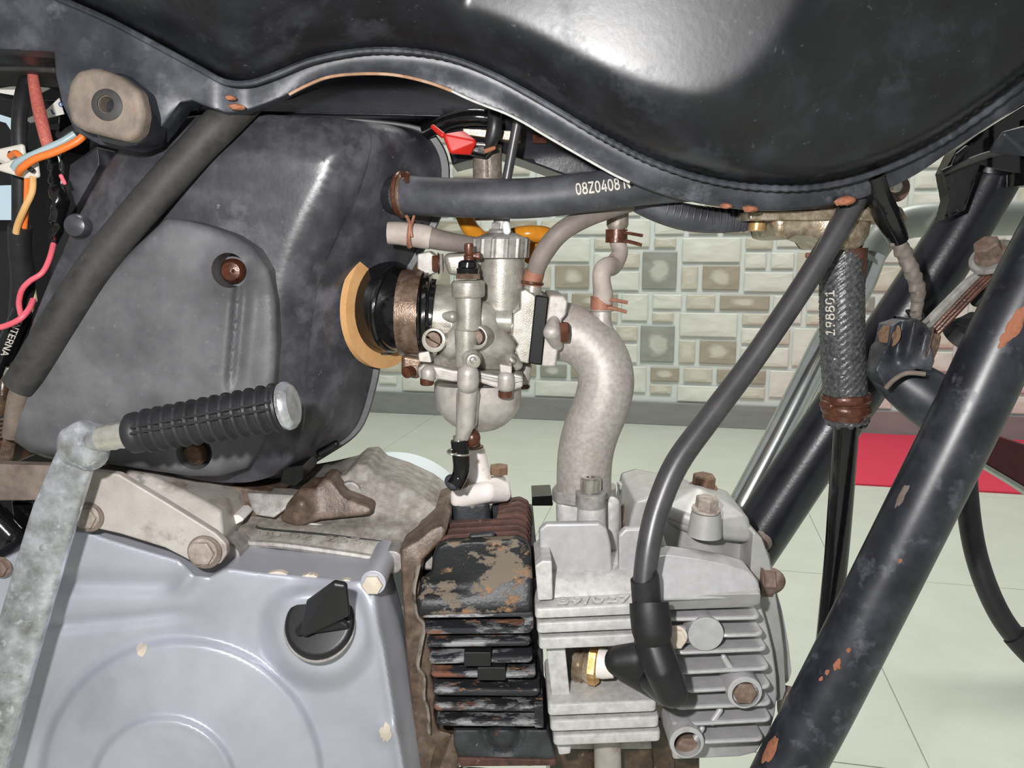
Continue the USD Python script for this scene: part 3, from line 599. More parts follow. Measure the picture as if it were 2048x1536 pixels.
def cov_Y(px, py):
    a = -.034 + .006 * ss(470 - (py - 560) * .10, 520 - (py - 560) * .10, px) * ss(500, 600, py)
    a = a + .004 * np.exp(-((px - 478 + (py - 560) * .09) / 7) ** 2) * ss(540, 580, py) * ss(800, 740, py)
    d1, d2 = np.hypot(px - 458, py - 540), np.hypot(px - 388, py - 905)
    return a - .003 * np.exp(-(d1 / 44) ** 4)
cv = t.add('cover', cut(relief(COV, cov_Y, -.016, 8, .005), hole(456, 541, -.037, 35, .016), hole(388, 905, -.034, 36, .014)), 'airbox_cover', smooth=45)
t.add('screw', cut(plathe(468, 542, -.022, FR, [(0, 0), (0, 25), (10, 25), (20, 18), (24, 0)]), hole(468, 542, -.0265, 5, .003, 4)), 'rust_brown', under=cv, label='rusty cover screw')
t.add('screw', plathe(392, 906, -.022, FR, [(0, 0), (0, 25), (10, 25), (20, 18), (24, 0)]), 'orange_bolt', under=cv, label='rusty cover screw')
t.add('stub', cyl(160, 452, -.016, FR, 24, 26, c=.5), 'airbox_plastic', under=c0)
t.add('drain_foot', pp(rp([(566, 935), (606, 930), (606, 958), (590, 972), (560, 968)], 3), .0, .03, .001), 'gloss_black')
t.add('latch', hull([(640, 905, .01, 8), (672, 888, .01, 8)]), 'gloss_black')
ax = unit((.86, -.5, -.05)); gc = W(765, 612, .032)
rg = []
for a in np.arange(64) * 2 * math.pi / 64: rg.append(a)
t.add('foam_ring', lathe(gc, ax, [(0, .0235), (0, .0335), (.004, .0335), (.004, .0235), (0, .0235)], 64), 'orange_foam', 'orange foam sealing ring round the inlet boot')
t.done()

t = Thing('intake_boot', 'oily black rubber intake boot between air filter box and carburettor', 'rubber boot')
P0 = [(738, 612, .040), (765, 613, .030), (785, 617, .0225), (800, 622, .018), (820, 628, .014), (850, 634, .012), (866, 636, .012)]
bt = t.add('boot', pt(P0, [108, 98, 88, 80, 78, 78, 78], 48, 8), 'gloss_black', smooth=60)
t.add('dusty_patch', pt([(742, 612, .0385), (760, 612.5, .0315), (772, 614, .0275)], [105, 101, 97], 48, 6), 'hose_rubber', under=bt)
t.add('fold', torus_arc(W(790, 619, .0205), (.9, -.4, -.06), .0207, .0022, 0, 2 * math.pi, k=48), 'gloss_black', under=bt)
cb = t.add('hose_clamp', lathe(W(806, 626, .0140), (1, -.08, -.03), [(0, .0186), (0, .0222), (.0112, .0222), (.0112, .0186), (0, .0186)], 56), 'band_rust', 'rusty steel hose clamp')
t.add('clamp_ear', hull([(812, 718, .004, 9), (838, 722, .004, 8), (812, 745, .004, 9), (832, 748, .004, 9)]), 'band_rust', under=cb)
t.add('clamp_screw', cyl(822, 742, -.0, (-.5, -.8, -.1), 12, 18, c=.4), 'rust_brown', under=cb)
t.add('lip', torus_arc(W(856, 635, .0125), (1, 0, 0), .0190, .0028, 0, 2 * math.pi, k=48, flat=1.6), 'gloss_black', under=bt)
t.done()

# ================================================================== carburettor
TILT = 0.0
t = Thing('carburettor', 'small weathered silver alloy carburettor at the centre with a ribbed round cap', 'carburettor')
BY = .012
body = uni(lathe(W(860, 637, BY), X, [(0, 0), (0, .0170), (.004, .0176), (.012, .0176), (.020, .0150), (.046, .0140), (.046, 0)], 48),
           hull([(905, 690, .0, 32), (1000, 690, .004, 34), (960, 640, .0, 40)]),
           hull([(880, 722, .002, 14), (900, 700, .0, 16), (945, 684, -.006, 16), (1000, 700, .0, 18), (1032, 728, .004, 14)]))
bo = t.add('body', body, 'carb_alu', smooth=50)
t.add('slide_chamber', plathe(1003, 622, .008, Z, [(-6, 0), (-2, 34), (4, 43), (60, 46), (128, 47), (132, 47), (132, 0)], 48), 'carb_alu')
t.add('chamber_rib', hull([(962, 520, .004, 8), (960, 600, .006, 8)]), 'carb_alu', under=bo)
txt = meshkit.text_mesh('UCAL', 20 * K(553, -.004), .0007, True); a = W(986, 558, -.0042)
v = np.array(txt.vertices); r0 = 46 * K(553, .008); cx = W(1003, 553, .008); xx = a[0] + v[:, 0] - cx[0]
txt.vertices = np.column_stack([cx[0] + xx, cx[1] - np.sqrt(np.maximum(1e-8, (r0 + v[:, 2] * .55) ** 2 - xx ** 2)), a[2] + v[:, 1] - .03 * (v[:, 0])]); t.add('lettering', fix(txt), 'carb_alu', under=1)
capx = unit((.07, 0, 1))
n = 96; a = np.arange(n) * 2 * math.pi / n; kk = K(490, .008); rib = 1 + .055 * np.clip(np.cos(a * 14) * 3 - 1.6, 0, 1)
cpv = []; c0 = W(999, 517, .008)
for tt, rr in ((0, 0), (0, 54), (2, 56), (38, 56), (42, 53), (44, 44), (50, 30), (50, 0)):
    for q, rb in zip(a, rib): cpv.append(c0 + capx * tt * kk + max(rr, .01) * kk * (rb if 2 <= tt <= 38 else 1) * np.array([math.cos(q), math.sin(q), 0]))
f = []; i = np.arange(n); j = (i + 1) % n
for k in range(7): f += [np.stack([k * n + i, k * n + j, k * n + n + j], 1), np.stack([k * n + i, k * n + n + j, k * n + n + i], 1)]
cp = t.add('cap', fix(TM(cpv, np.vstack(f))), 'dull_alu', 'round mixing chamber cap with vertical ribs', smooth=30)
t.add('cap_neck', plathe(1002, 466, .008, capx, [(-4, 0), (-4, 26), (4, 24), (8, 17), (30, 16), (34, 10), (60, 9), (60, 0)], 24), 'dull_alu', under=cp)
t.add('adjuster_nut', hexa(998, 462, .008, capx, 18, 16, 1.1), 'dull_alu', under=cp)
t.add('adjuster_tip', hull([(1012, 450, .0, 8), (1014, 462, .0, 8)]), 'pale_cover', under=cp)
ch = t.add('choke_barrel', plathe(934, 738, -.010, Z, [(0, 0), (0, 12), (6, 22), (60, 24), (74, 24), (80, 24), (80, 0)], 32), 'carb_alu')
t.add('choke_barrel_upper', plathe(937, 660, -.012, Z, [(0, 0), (0, 23), (4, 25), (64, 25), (66, 31), (70, 33), (94, 33), (96, 31), (99, 28), (99, 0)], 32), 'carb_alu', under=ch)
t.add('choke_nut', hexa(936, 560, -.012, Z, 27, 14, 0), 'band_rust', under=ch)
t.add('choke_boot', plathe(936, 549, -.012, Z, [(0, 0), (0, 22), (12, 23), (14, 20), (24, 19), (28, 14), (30, 0)], 28), 'gloss_black', under=ch)
t.add('choke_rod', plathe(938, 522, -.012, Z, [(0, 0), (0, 10), (10, 11), (14, 8), (26, 10), (34, 9), (36, 0)], 20), 'rust_brown', under=ch)
t.add('choke_tab', hull([(945, 512, -.012, 6), (958, 514, -.012, 5), (958, 507, -.012, 4)]), 'rust_brown', under=ch)
t.add('cross_duct', cyl(946, 642, .0, X, 24, 80, c=.2), 'carb_alu', under=bo); t.add('duct_bump', hull([(885, 632, -.002, 13), (905, 634, -.004, 13)]), 'carb_alu', under=bo)
t.add('duct_plug', hexa(1010, 648, .0, X, 20, 16, 0), 'band_rust', under=bo)
for px, py, dx in ((871, 676, -.12), (962, 671, -.35)):
    axx = (dx, -1, 0); s = t.add('screw_boss', cut(cyl(px + 8 - dx * 12, py - 2, .004 - .004 * (px > 900), axx, 24, 62, c=.1), cyl(px + 2, py, -.0055 - .004 * (px > 900), axx, 17, 80)), 'carb_alu')
    t.add('screw', slot(px + 3, py, -.004 * (px > 900), axx, 16, 40, .5 if dx > -.2 else 1.2), 'bolt_rust', 'rusty slotted screw', under=s)
sp_ = t.add('spout_body', hull([(932, 706, -.012, 13), (944, 718, -.014, 20), (934, 737, -.010, 17)]), 'carb_alu')
t.add('spout', cut(cyl(946, 718, -.014, (.08, -1, -.05), 15, 28, c=.25), cyl(946, 718, -.0175, (.08, -1, -.05), 7, 60)), 'carb_alu', under=sp_)
FLA = rp([(834, 738), (846, 728), (880, 734), (905, 740), (960, 744), (1000, 752), (1030, 748), (1046, 752), (1046, 774), (1020, 784), (990, 776), (960, 766), (905, 764), (880, 760), (838, 756)], 5)
shrink_fla = rp([(834, 742), (846, 734), (880, 740), (905, 746), (960, 750), (1000, 758), (1030, 754), (1046, 757), (1046, 763), (1020, 768), (990, 764), (960, 756), (905, 752), (880, 747), (838, 748)], 3)
fv = t.add('bowl_flange', uni(pp(FLA, -.008, .034, .0015, 0, True), hull([(1012, 757, -.010, 17), (1012, 770, -.010, 17)]), hull([(857, 745, -.008, 15), (857, 752, -.008, 15)]), hull([(936, 748, -.017, 22), (936, 766, -.017, 22)]), hull([(1050, 735, .02, 14), (1046, 760, .02, 14)])), 'bowl_alu')
t.add('gasket_layer', pp(shrink_fla, -.0088, .0348, .0004), 'dull_alu', 'thin grey gasket layer', under=fv)
prof = [(768, 0), (768, 86), (800, 86), (828, 76), (848, 56), (858, 34), (861, 0)]
kb = K(800, .012); qa = np.arange(48) * 2 * math.pi / 48; se = lambda c: np.sign(c) * np.abs(c) ** .72
br = []
for y, r in ((764, 86), (790, 86), (806, 84), (820, 78), (834, 68), (846, 54), (855, 38), (860, 22)): br.append(W(956 + (y - 764) * .02, y, .012) + np.column_stack([r * kb * se(np.cos(qa)), .86 * r * kb * se(np.sin(qa)), 0 * qa]))
bv = np.vstack(br); qf = []; qi = np.arange(48); qj = (qi + 1) % 48
for k_ in range(7): qf += [np.stack([k_ * 48 + qi, k_ * 48 + 48 + qi, k_ * 48 + 48 + qj], 1), np.stack([k_ * 48 + qi, k_ * 48 + 48 + qj, k_ * 48 + qj], 1)]
qf += [np.stack([np.zeros(46, int), qi[1:-1], qi[2:]], 1), np.stack([np.full(46, 336), 336 + qi[2:], 336 + qi[1:-1]], 1)]; fb = fix(TM(bv, np.vstack(qf)))
bl = t.add('float_bowl', uni(fb, hull([(884, 778, .03, 16), (886, 812, .03, 14)])), 'bowl_alu', smooth=60)
t.add('bowl_column', uni(hull([(937, 775, -.014, 20), (933, 850, -.012, 16), (926, 870, -.010, 15)]), hull([(936, 790, -.010, 24), (934, 840, -.006, 22)])), 'bowl_alu', under=bl)
t.add('drain_nozzle', cyl(917, 872, -.010, (0, 0, -1), 11, 26), 'bright_screw', under=bl)
t.add('drain_screw', ball(944, 876, -.006, 17, (1, 1, 1.1)), 'rust_brown', under=bl)
t.add('drain_collar', cyl(930, 872, -.005, (.45, -.25, -.8), 18, 10), 'dull_alu', under=bl)
for px, py, Y, h in ((854, 757, -.008, 14), (1010, 782, -.010, 14), (1046, 770, .02, 8)): t.add('bowl_screw', cyl(px, py, Y, (0, 0, -1), 14, h, c=.3), 'rust_brown', under=fv)
t.add('top_lug', pp(rp([(836, 706), (858, 702), (864, 726), (838, 724)], 3), -.008, .004, .001), 'bowl_alu', under=fv); t.add('top_lug', pp(rp([(998, 728), (1024, 732), (1024, 748), (1000, 746)], 3), -.012, .004, .001), 'bowl_alu', under=fv)
fg = t.add('outlet_flange', pp(rp([(1040, 582), (1052, 578), (1072, 592), (1070, 640), (1058, 728), (1040, 724), (1030, 700), (1036, 690), (1024, 672), (1026, 628), (1040, 618)], 4), -.006, .046, .0015), 'carb_alu')
t.add('flange_boss', cyl(1022, 652, .0, X, 22, 36, c=.1), 'carb_alu', under=fg); t.add('flange_stub', hull([(1026, 722, .0, 8), (1010, 706, .0, 8)]), 'bright_screw', under=fg)
t.add('vent_nozzle', plathe(1064, 590, .004, (.1, 0, 1), [(0, 0), (0, 24), (6, 18), (40, 17), (40, 0)], 24), 'carb_alu')
inl = t.add('cable_inlet', hull([(900, 518, .012, 12), (940, 515, .012, 12), (905, 540, .012, 10), (950, 545, .012, 10)]), 'carb_alu')
t.add('inlet_nut', hexa(888, 527, .010, (-1, 0, 0), 22, 12, 0), 'dull_alu', under=inl); t.add('rust_nut', hexa(878, 527, .008, (-1, -.1, 0), 18, 14, 1.2), 'rust_brown', under=inl)
t.add('grey_lug', pp(rp([(834, 508), (858, 502), (872, 512), (874, 545), (858, 552), (834, 538)], 3), .010, .024, .001), 'dull_alu', under=inl)
t.done()
one('insulator_spacer', pp(rp([(1071, 591), (1098, 594), (1084, 731), (1057, 727)], 4), -.009, .048, .001), 'insulator_black', 'black insulator spacer between the carburettor and the manifold flange', 'spacer')

t = Thing('intake_manifold', 'curved cast aluminium intake manifold pipe leading down to the cylinder head', 'intake manifold')
PIPE = [(1096, 664, .012), (1130, 664, .012), (1168, 680, .010), (1200, 715, .008), (1212, 762, .006), (1202, 812, .006), (1182, 862, .008), (1170, 915, .010), (1167, 985, .012)]
pi_ = t.add('pipe', pt(PIPE, [60, 59, 57, 56, 56, 56, 56, 55, 54], 48, 10), 'cast_alu', smooth=60)
t.add('inlet_flange', pp(rp([(1099, 590), (1128, 592), (1136, 602), (1132, 630), (1124, 640), (1118, 690), (1112, 734), (1084, 734), (1080, 724)], 5), -.008, .046, .002), 'cast_alu')
t.add('flange_boss', hull([(1108, 640, -.006, 12), (1114, 690, -.006, 12), (1104, 665, -.012, 18)]), 'cast_alu', under=1)
t.add('flange_bolt', hexa(1112, 664, -.008, X, 22, 26, 0), 'rust_brown', 'dark rusty flange bolt', under=1)
fl2 = np.array([(-66, -2), (-58, -22), (-30, -34), (0, -40), (24, -36), (40, -18), (66, -4), (70, 24), (52, 46), (10, 52), (-20, 44), (-56, 26)], float); kf = K(980, 0)
cF = W(1167, 1000, .012)
fo = t.add('outlet_flange', prism(rp(fl2, 10) * kf * [1, 1.25], 26 * kf, .001, True, O=cF, U=X, V=Yx, D=(0, 0, 1)), 'dull_alu')
t.add('nipple', plathe(1203, 668, .008, (0, .05, 1), [(0, 0), (0, 30), (16, 22), (30, 19), (44, 19), (46, 24), (50, 22), (72, 18), (72, 0)], 28), 'cast_alu')
ccy = W(1181, 987, -.013)
sc = cut(plathe(1181, 982, -.006, Z, [(0, 0), (0, 21), (26, 21), (29, 18), (29, 0)], 32), plathe(1181, 982, -.006, Z, [(14, 0), (14, 10), (40, 10), (40, 0)], 6))
t.add('socket_screw', sc, 'bright_screw', 'bright hexagon socket screw', under=fo)
t.add('screw_ear', plathe(1181, 1008, -.006, Z, [(-4, 0), (-4, 30), (24, 30), (26, 26), (26, 0)], 32), 'dull_alu', under=fo)
t.done()

# ================================================================== hoses
HZ = [(790, 388, .012), (830, 392, .004), (930, 396, -.004), (1050, 397, -.008), (1180, 384, -.010), (1290, 370, -.008), (1400, 364, .0), (1500, 370, .02)]
hp = sm([W(*p) for p in HZ], 12); hr = 39 * K(395, -.005)
t = Thing('breather_hose', 'thick grey black breather hose with pale printed digits running level under the tank', 'hose')
t.add('hose', tube(hp, np.interp(np.arange(len(hp)), [0, 8, 14, 96], [hr * .98, hr * 1.06, hr, hr]), 32), 'hose_rubber', smooth=60)
t.add('cuff', pt([(776, 386, .014), (790, 388, .012), (815, 391, .006)], [38, 40, 40], 32), 'black_rubber')
cl = t.add('spring_clip', torus_arc(W(803, 389, .0085), (1, -.3, 0), 41.5 * K(390, .0085), .0013, 0, 6.283, k=40), 'rust_brown', 'rusty wire spring clip')
t.add('clip_tail', pt([(805, 350, .0), (815, 348, -.004), (812, 362, -.007)], 5, 8), 'rust_brown', under=cl); t.add('clip_wire', torus_arc(W(811, 390, .0075), (1, -.3, 0), 41 * K(390, .0075), .0011, 0, 6.283, k=40), 'band_rust', under=cl)
t.add('printed_digits', text_on_tube('08Z0408 N', hp, hr, 22 * K(380, -.01), .483, .22, xs=.62), 'ink_white')
t.done()
t = Thing('ridged_elbow', 'dark rubber elbow with moulded ridges hanging below the tank beside the fuel tap', 'hose')
t.add('elbow', pt([(1240, 380, .01), (1300, 412, .01), (1370, 434, .01), (1440, 441, .01), (1512, 440, .01)], [22, 25, 27, 25, 20], 24), 'hose_rubber')
for px in range(1330, 1500, 13): t.add('ridge', torus_arc(W(px, np.interp(px, [1300, 1370, 1440, 1512], [413, 434, 441, 440]) - 2, .01), (1, 0, -.2 if px < 1420 else 0), 25.5 * K(430, .01), .0007, -.9, 1.2, up=(0, -1, .0), k=12, n=6), 'hose_rubber', under=0)
t.done()
t = Thing('overflow_tube', 'chalky beige tube with a wide open end left of the carburettor cap', 'tube')
t.add('wide_end', pt([(776, 466, .0), (800, 467, .0), (840, 472, .0), (862, 476, .0)], [22, 23, 24, 23], 24), 'chalky_hose'); t.add('tube', pt([(852, 474, .0), (900, 484, .002), (950, 490, .008), (985, 494, .02)], [22, 19, 16, 15], 20), 'dusty_hose')
t.add('wire_tie', torus_arc(W(820, 469, .0), (1, 0, -.1), 25.5 * K(469, 0), .0008, 0, 6.283), 'clamp_rust'); t.add('wire_tail', pt([(813, 432, -.004), (820, 450, -.007), (818, 475, -.0075), (821, 494, -.004)], 3.5, 8), 'clamp_rust', under=2); t.add('wire_tail', pt([(828, 432, -.004), (822, 455, -.007), (824, 474, -.0075)], 3, 8), 'clamp_rust', under=2)
t.done()
t = Thing('vent_tube', 'dusty brown grey tube curving up from the carburettor flange to the right', 'tube')
t.add('tube', pt([(1064, 566, .004), (1070, 545, .003), (1086, 508, .0), (1120, 466, -.002), (1170, 436, .0), (1235, 412, .006), (1290, 395, .015)], [17, 18, 20, 20, 20, 20, 20], 20), 'dusty_hose'); t.add('cuff', pt([(1063, 572, .004), (1065, 560, .004), (1070, 542, .003)], [20, 20.5, 20], 20), 'clamp_rust', 'rust stained cuff')
t.add('clip', torus_arc(W(1064, 566, .004), (.1, 0, 1), 21 * K(566, .004), .0008, 0, 6.283), 'rust_brown')
t.done()
t = Thing('amber_tube', 'glossy amber orange fuel tube looping behind the carburettor cap', 'tube')
t.add('tube', pt([(900, 380, .04), (925, 425, .042), (945, 462, .045), (985, 492, .05), (1030, 494, .045), (1085, 500, .035), (1105, 484, .028), (1090, 470, .024), (1050, 468, .022), (1010, 476, .03), (960, 480, .05)], 17, 18), 'amber')
t.add('lower_run', pt([(1062, 520, .04), (1072, 492, .035), (1086, 478, .03)], 17, 16), 'amber')
t.done()
t = Thing('throttle_cable', 'black throttle cable dropping from the tank to the carburettor cap', 'cable')
t.add('sheath', pt([(1040, 220, .005), (1030, 270, .006), (1015, 350, .008), (1004, 410, .008)], 10, 14), 'satin_cable'); t.add('ferrule', plathe(1003, 440, .008, Z, [(0, 0), (0, 8), (30, 8), (30, 0)], 16), 'brass', 'small brass ferrule')
t.done()
t = Thing('fuel_outlet_pipe', 'rough brown grey metal pipe standing behind the level breather hose', 'pipe')
t.add('pipe', pt([(978, 440, .03), (975, 360, .03), (975, 290, .03)], 29, 24), 'fuel_pipe_metal'); t.add('seam_rib', pt([(974, 355, .022), (973, 300, .022)], 3, 8), 'fuel_pipe_metal')
t.add('flange', pp(rp([(925, 256), (1042, 262), (1042, 284), (925, 270)], 3), .022, .05, .001), 'petcock_metal'); t.add('bolt', hexa(1060, 278, .03, X, 10, 34, 0), 'rust_brown')
t.done()
t = Thing('cable_joint', 'black cable with a dark rubber sleeve hanging behind the frame by the red connector', 'cable')
t.add('sheath', pt([(985, 190, .02), (990, 235, .012), (986, 270, .012), (974, 300, .014)], [16, 15, 15, 10], 16), 'cable_black'); t.add('lug', hull([(940, 300, .014, 10), (968, 308, .014, 8), (985, 290, .014, 8)]), 'gloss_black')
t.add('cross_cable', pt([(850, 262, .03), (900, 242, .024), (950, 234, .02), (1000, 240, .02)], [16, 17, 17, 15], 16), 'gloss_black')
t.add('copper_end', hull([(972, 302, .010, 5), (988, 296, .010, 4)]), 'orange_rust')
t.done()
t = Thing('red_connector', 'bright red crumpled plastic connector tucked beside the air filter box rim', 'connector')
t.add('housing', hull([(895, 275, .01, 8), (945, 285, .01, 8), (905, 300, .01, 8), (938, 304, .012, 6), (925, 268, .014, 6)]), 'red_plastic', smooth=15); t.add('flap', hull([(866, 254, .014, 5), (885, 270, .012, 6), (874, 262, .016, 5)]), 'red_plastic', smooth=15); t.add('terminal', hull([(950, 288, .012, 4), (972, 290, .012, 4)]), 'bright_screw')
t.done()
# elbow hose between fuel outlet and manifold nipple
t = Thing('vacuum_elbow', 'dusty grey rubber elbow hose on the manifold nipple', 'hose')
t.add('hose', pt([(1203, 618, .008), (1206, 592, .007), (1203, 560, .004), (1205, 542, .004), (1214, 534, .008), (1226, 530, .015), (1240, 505, .02), (1234, 480, .022), (1234, 455, .022)], [20, 20, 18, 19, 20, 19, 16, 16, 16], 20), 'chalky_hose')
t.done()
for nm, px, py, Y, m, lab in (('hose_clip', 1203, 606, .008, 'clamp_rust', 'light rusty two pronged hose clip on the manifold nipple'), ('hose_clip', 1233, 472, .022, 'rust_brown', 'dark glossy brown two pronged hose clip under the fuel outlet')):
    t = Thing(nm, lab, 'hose clip', 'two pronged hose clips'); k = K(py, Y)
    t.add('band', lathe(W(px, py, Y) - Z * 13 * k, Z, [(0, 18.5 * k), (0, 22 * k), (26 * k, 22 * k), (26 * k, 18.5 * k), (0, 18.5 * k)], 28), m)
    t.add('prong', pt([(px + 12, py - 6, Y - .004), (px + 24, py - 6, Y - .004), (px + 52, py - 1, Y - .003)], 3.8, 10), m); t.add('prong', pt([(px + 12, py + 10, Y - .004), (px + 24, py + 11, Y - .004), (px + 50, py + 18, Y - .003)], 3.8, 10), m)
    t.done()
one('fuel_outlet_end', plathe(1236, 400, .022, (0, 0, -1), [(-40, 0), (-40, 17), (10, 18), (14, 22), (48, 22), (56, 19), (56, 0)], 28), 'fuel_pipe_metal', 'rough grey metal outlet end above the dark brown hose clip', 'fitting')
t = Thing('drain_hose', 'short black drain hose with a wire clip under the float bowl', 'hose')
t.add('hose', pt([(918, 880, -.010), (921, 905, -.010), (923, 935, -.010), (918, 955, -.010), (908, 972, -.012)], [17, 17.5, 17, 16, 16], 20, 8), 'gloss_black')
t.add('cut_end', hull([(903, 962, -.008, 14), (907, 968, -.009, 14)]), 'hose_rubber', under=0); t.add('wire_clip', torus_arc(W(920, 906, -.010), (.1, 0, 1), 19 * K(906, -.01), .0006, 0, 6.283), 'bright_screw', 'thin bright wire clip'); t.add('clip_eye', torus_arc(W(905, 904, -.013), (.1, -.3, 1), 9 * K(906, -.01), .0006, 0, 6.283), 'bright_screw', under=2)
t.done()
t = Thing('drain_tube', 'long black hose running diagonally across the front of the air filter box', 'hose')
DT = [(520, 170, -.004), (450, 240, -.022), (390, 300, -.026), (300, 400, -.030), (200, 520, -.034), (120, 640, -.036), (62, 735, -.036), (36, 772, -.036)]
t.add('hose', pt(DT, [36, 36, 35, 35, 34, 34, 33, 31], 28), 'old_hose', smooth=60); t.add('metal_end', pt([(48, 760, -.036), (34, 800, -.034), (22, 872, -.03)], [18, 18, 16], 18), 'rust_plate')
t.add('wire_lead', pt([(26, 850, -.02), (8, 930, -.02), (-10, 990, -.02)], 12, 12), 'band_rust')
t.done()

# ================================================================== fuel tap, braided hose, ignition lead
t = Thing('fuel_tap', 'bronze coloured cast fuel tap bolted under the tank on the right', 'fuel tap')
t.add('body', relief(rp([(1545, 412), (1740, 412), (1742, 446), (1738, 470), (1724, 492), (1712, 500), (1660, 500), (1646, 484), (1610, 472), (1590, 472), (1574, 480), (1552, 476), (1544, 450)], 6), lambda x, y: -.012 - .004 * np.exp(-((x - 1690) / 40) ** 2), .03, 9, .005), 'petcock_metal')
t.add('flange', pp(rp([(1500, 422), (1760, 416), (1804, 420), (1804, 446), (1760, 442), (1500, 440)], 4), -.016, .034, .001), 'petcock_metal'); t.add('upper_plate', pp(rp([(1570, 395), (1752, 390), (1752, 428), (1570, 428)], 4), -.013, .03, .001), 'petcock_metal')
t.add('end_lug', hull([(1512, 428, .0, 13), (1516, 440, .0, 14)]), 'petcock_metal'); t.add('screw', cyl(1514, 446, .0, (0, 0, -1), 17, 16), 'brass')
t.add('side_ear', hull([(1790, 428, .0, 16), (1798, 440, .0, 14), (1792, 456, .0, 8)]), 'petcock_metal')
t.add('neck', plathe(1690, 486, .0, (-.02, 0, -1), [(0, 0), (0, 36), (14, 30), (30, 26), (44, 26), (44, 0)], 28), 'oily_grime')
fe = t.add('mount_ear', cyl(1790, 376, .012, FR, 28, 12, c=.3), 'bolt_rust'); t.add('mount_bolt', cyl(1790, 374, .006, FR, 12, 14, c=.4), 'bright_screw', under=fe)
t.done()
HB = [(1688, 498, .0), (1684, 560, -.001), (1684, 640, -.002), (1686, 720, -.001), (1691, 790, .0), (1695, 845, .0)]
hb = sm([W(*p) for p in HB], 24); rb = 41 * K(650, -.001)
t = Thing('braided_fuel_hose', 'stubby braided grey fuel hose with pale printed digits hanging from the fuel tap', 'hose')
q = np.arange(len(hb))
bh = tube(hb, rb, 56); vv = bh.vertices; s = (vv[:, 2] - vv[:, 2].min()); cx_ = np.interp(vv[:, 2], hb[::-1, 2], hb[::-1, 0]); an = np.arctan2(vv[:, 1] - .0, vv[:, 0] - cx_)
nrm = np.column_stack([np.cos(an), np.sin(an), 0 * an]); bh.vertices = vv + nrm * (np.abs(np.sin(an * 9 + s * 900)) * np.abs(np.sin(an * 9 - s * 900)))[:, None] * .0007
t.add('hose', bh, 'braid'); t.add('frayed_end', J([hull([(1666 + i * 12, 850 + (i % 2) * 4, -.009 + .003 * abs(i - 2.5), 6), (1666 + i * 12, 838, -.008 + .003 * abs(i - 2.5), 6)]) for i in range(6)] + [hull([(1726, 838, .0, 7), (1730, 850, .0, 6)])]), 'braid', under=0)
t.add('printed_digits', text_on_tube('198801', hb[::-1], rb * 1.03, 19 * K(620, 0), .53, .55, rot=True, xs=.85), 'ink_white')
t.done()
for py, px, lab in ((524, 1688, 'upper rust brown clamp at the top of the braided fuel hose'), (812, 1692, 'lower glossy rust brown clamp at the bottom of the braided fuel hose')):
    t = Thing('wide_clamp', lab, 'hose clamp', 'wide clamps on the braided fuel hose'); k = K(py, 0); up = py < 700
    hh = 28 if up else 26
    bnd = lathe(W(px, py, 0) - Z * hh * k, Z, [(0, 38 * k), (0, 43 * k), (2 * hh * k, 43 * k), (2 * hh * k, 38 * k), (0, 38 * k)], 40)
    if up:
        bx = trimesh.creation.box([30 * k, .02, 22 * k]); bx.apply_translation(W(px + 2, py, -.012)); b2 = trimesh.creation.box([14 * k, .02, 12 * k]); b2.apply_translation(W(px + 32, py + 2, -.010)); bnd = cut(bnd, bx, b2)
        t.add('band', bnd, 'rust_brown'); t.add('prong', pt([(1650, 511, -.004), (1630, 510, -.004), (1612, 511, -.004)], 5.5, 10), 'clamp_rust')
    else:
        t.add('band', bnd, 'rust_brown')
        for dy in (-16, 6): t.add('ridge', torus_arc(W(px, py + dy, 0), (-.08 if dy < 0 else .03, 0, 1), 44 * k, .0012, 0, 6.283, flat=2.0), 'rust_brown', under=0)
        t.add('prong', hull([(1648, 808, -.002, 9), (1662, 812, -.006, 8)]), 'rust_brown')
    t.done()
one('fuel_pipe', pt([(1694, 836, .0), (1689, 900, .002), (1681, 1010, .006), (1672, 1120, .010), (1660, 1230, .014), (1650, 1320, .018)], [24, 24, 24, 23, 22, 21], 24), 'gloss_black', 'thin glossy black pipe dropping from the braided fuel hose', 'pipe', smooth=60)
def bumpy(*a):
    m = pt(*a); m.vertices += ((meshkit.noise(m.vertices * 420) - .5) * .0022)[:, None]; return m
t = Thing('taped_lead', 'grey lead wrapped in black tape hanging beside the fuel tap onto the hanger', 'lead')
t.add('tape_wrap', pt([(1745, 350, -.03), (1756, 388, -.026), (1768, 420, -.02), (1782, 450, -.016), (1796, 480, -.012)], [24, 24, 27, 25, 21], 14, 6, flat=.8), 'gloss_black', smooth=25)
t.add('lead', bumpy([(1790, 468, -.013), (1806, 505, -.01), (1826, 548, -.008), (1836, 580, -.006), (1834, 612, -.004), (1832, 640, -.002)], [17, 16, 15, 14, 12, 10], 16), 'dusty_hose'); t.add('knot', hull([(1825, 628, -.002, 8), (1840, 632, -.002, 8), (1815, 622, -.002, 4)]), 'gloss_black')
t.done()
IG = [(1740, 350, -.018), (1708, 404, -.018), (1648, 506, -.02), (1584, 606, -.022), (1500, 728, -.026), (1420, 835, -.032), (1355, 925, -.038), (1318, 1010, -.044), (1298, 1090, -.05), (1288, 1175, -.055)]
t = Thing('ignition_lead', 'thick grey black ignition lead sweeping down to the spark plug cap', 'cable')
t.add('sheath', pt(IG, [24, 23, 23, 23, 23, 24, 25, 24.5, 24, 24], 24, 10), 'satin_cable', smooth=60)
t.done()
t = Thing('plug_cap', 'matte black rubber spark plug cap bent over the fins of the cylinder head', 'spark plug cap')
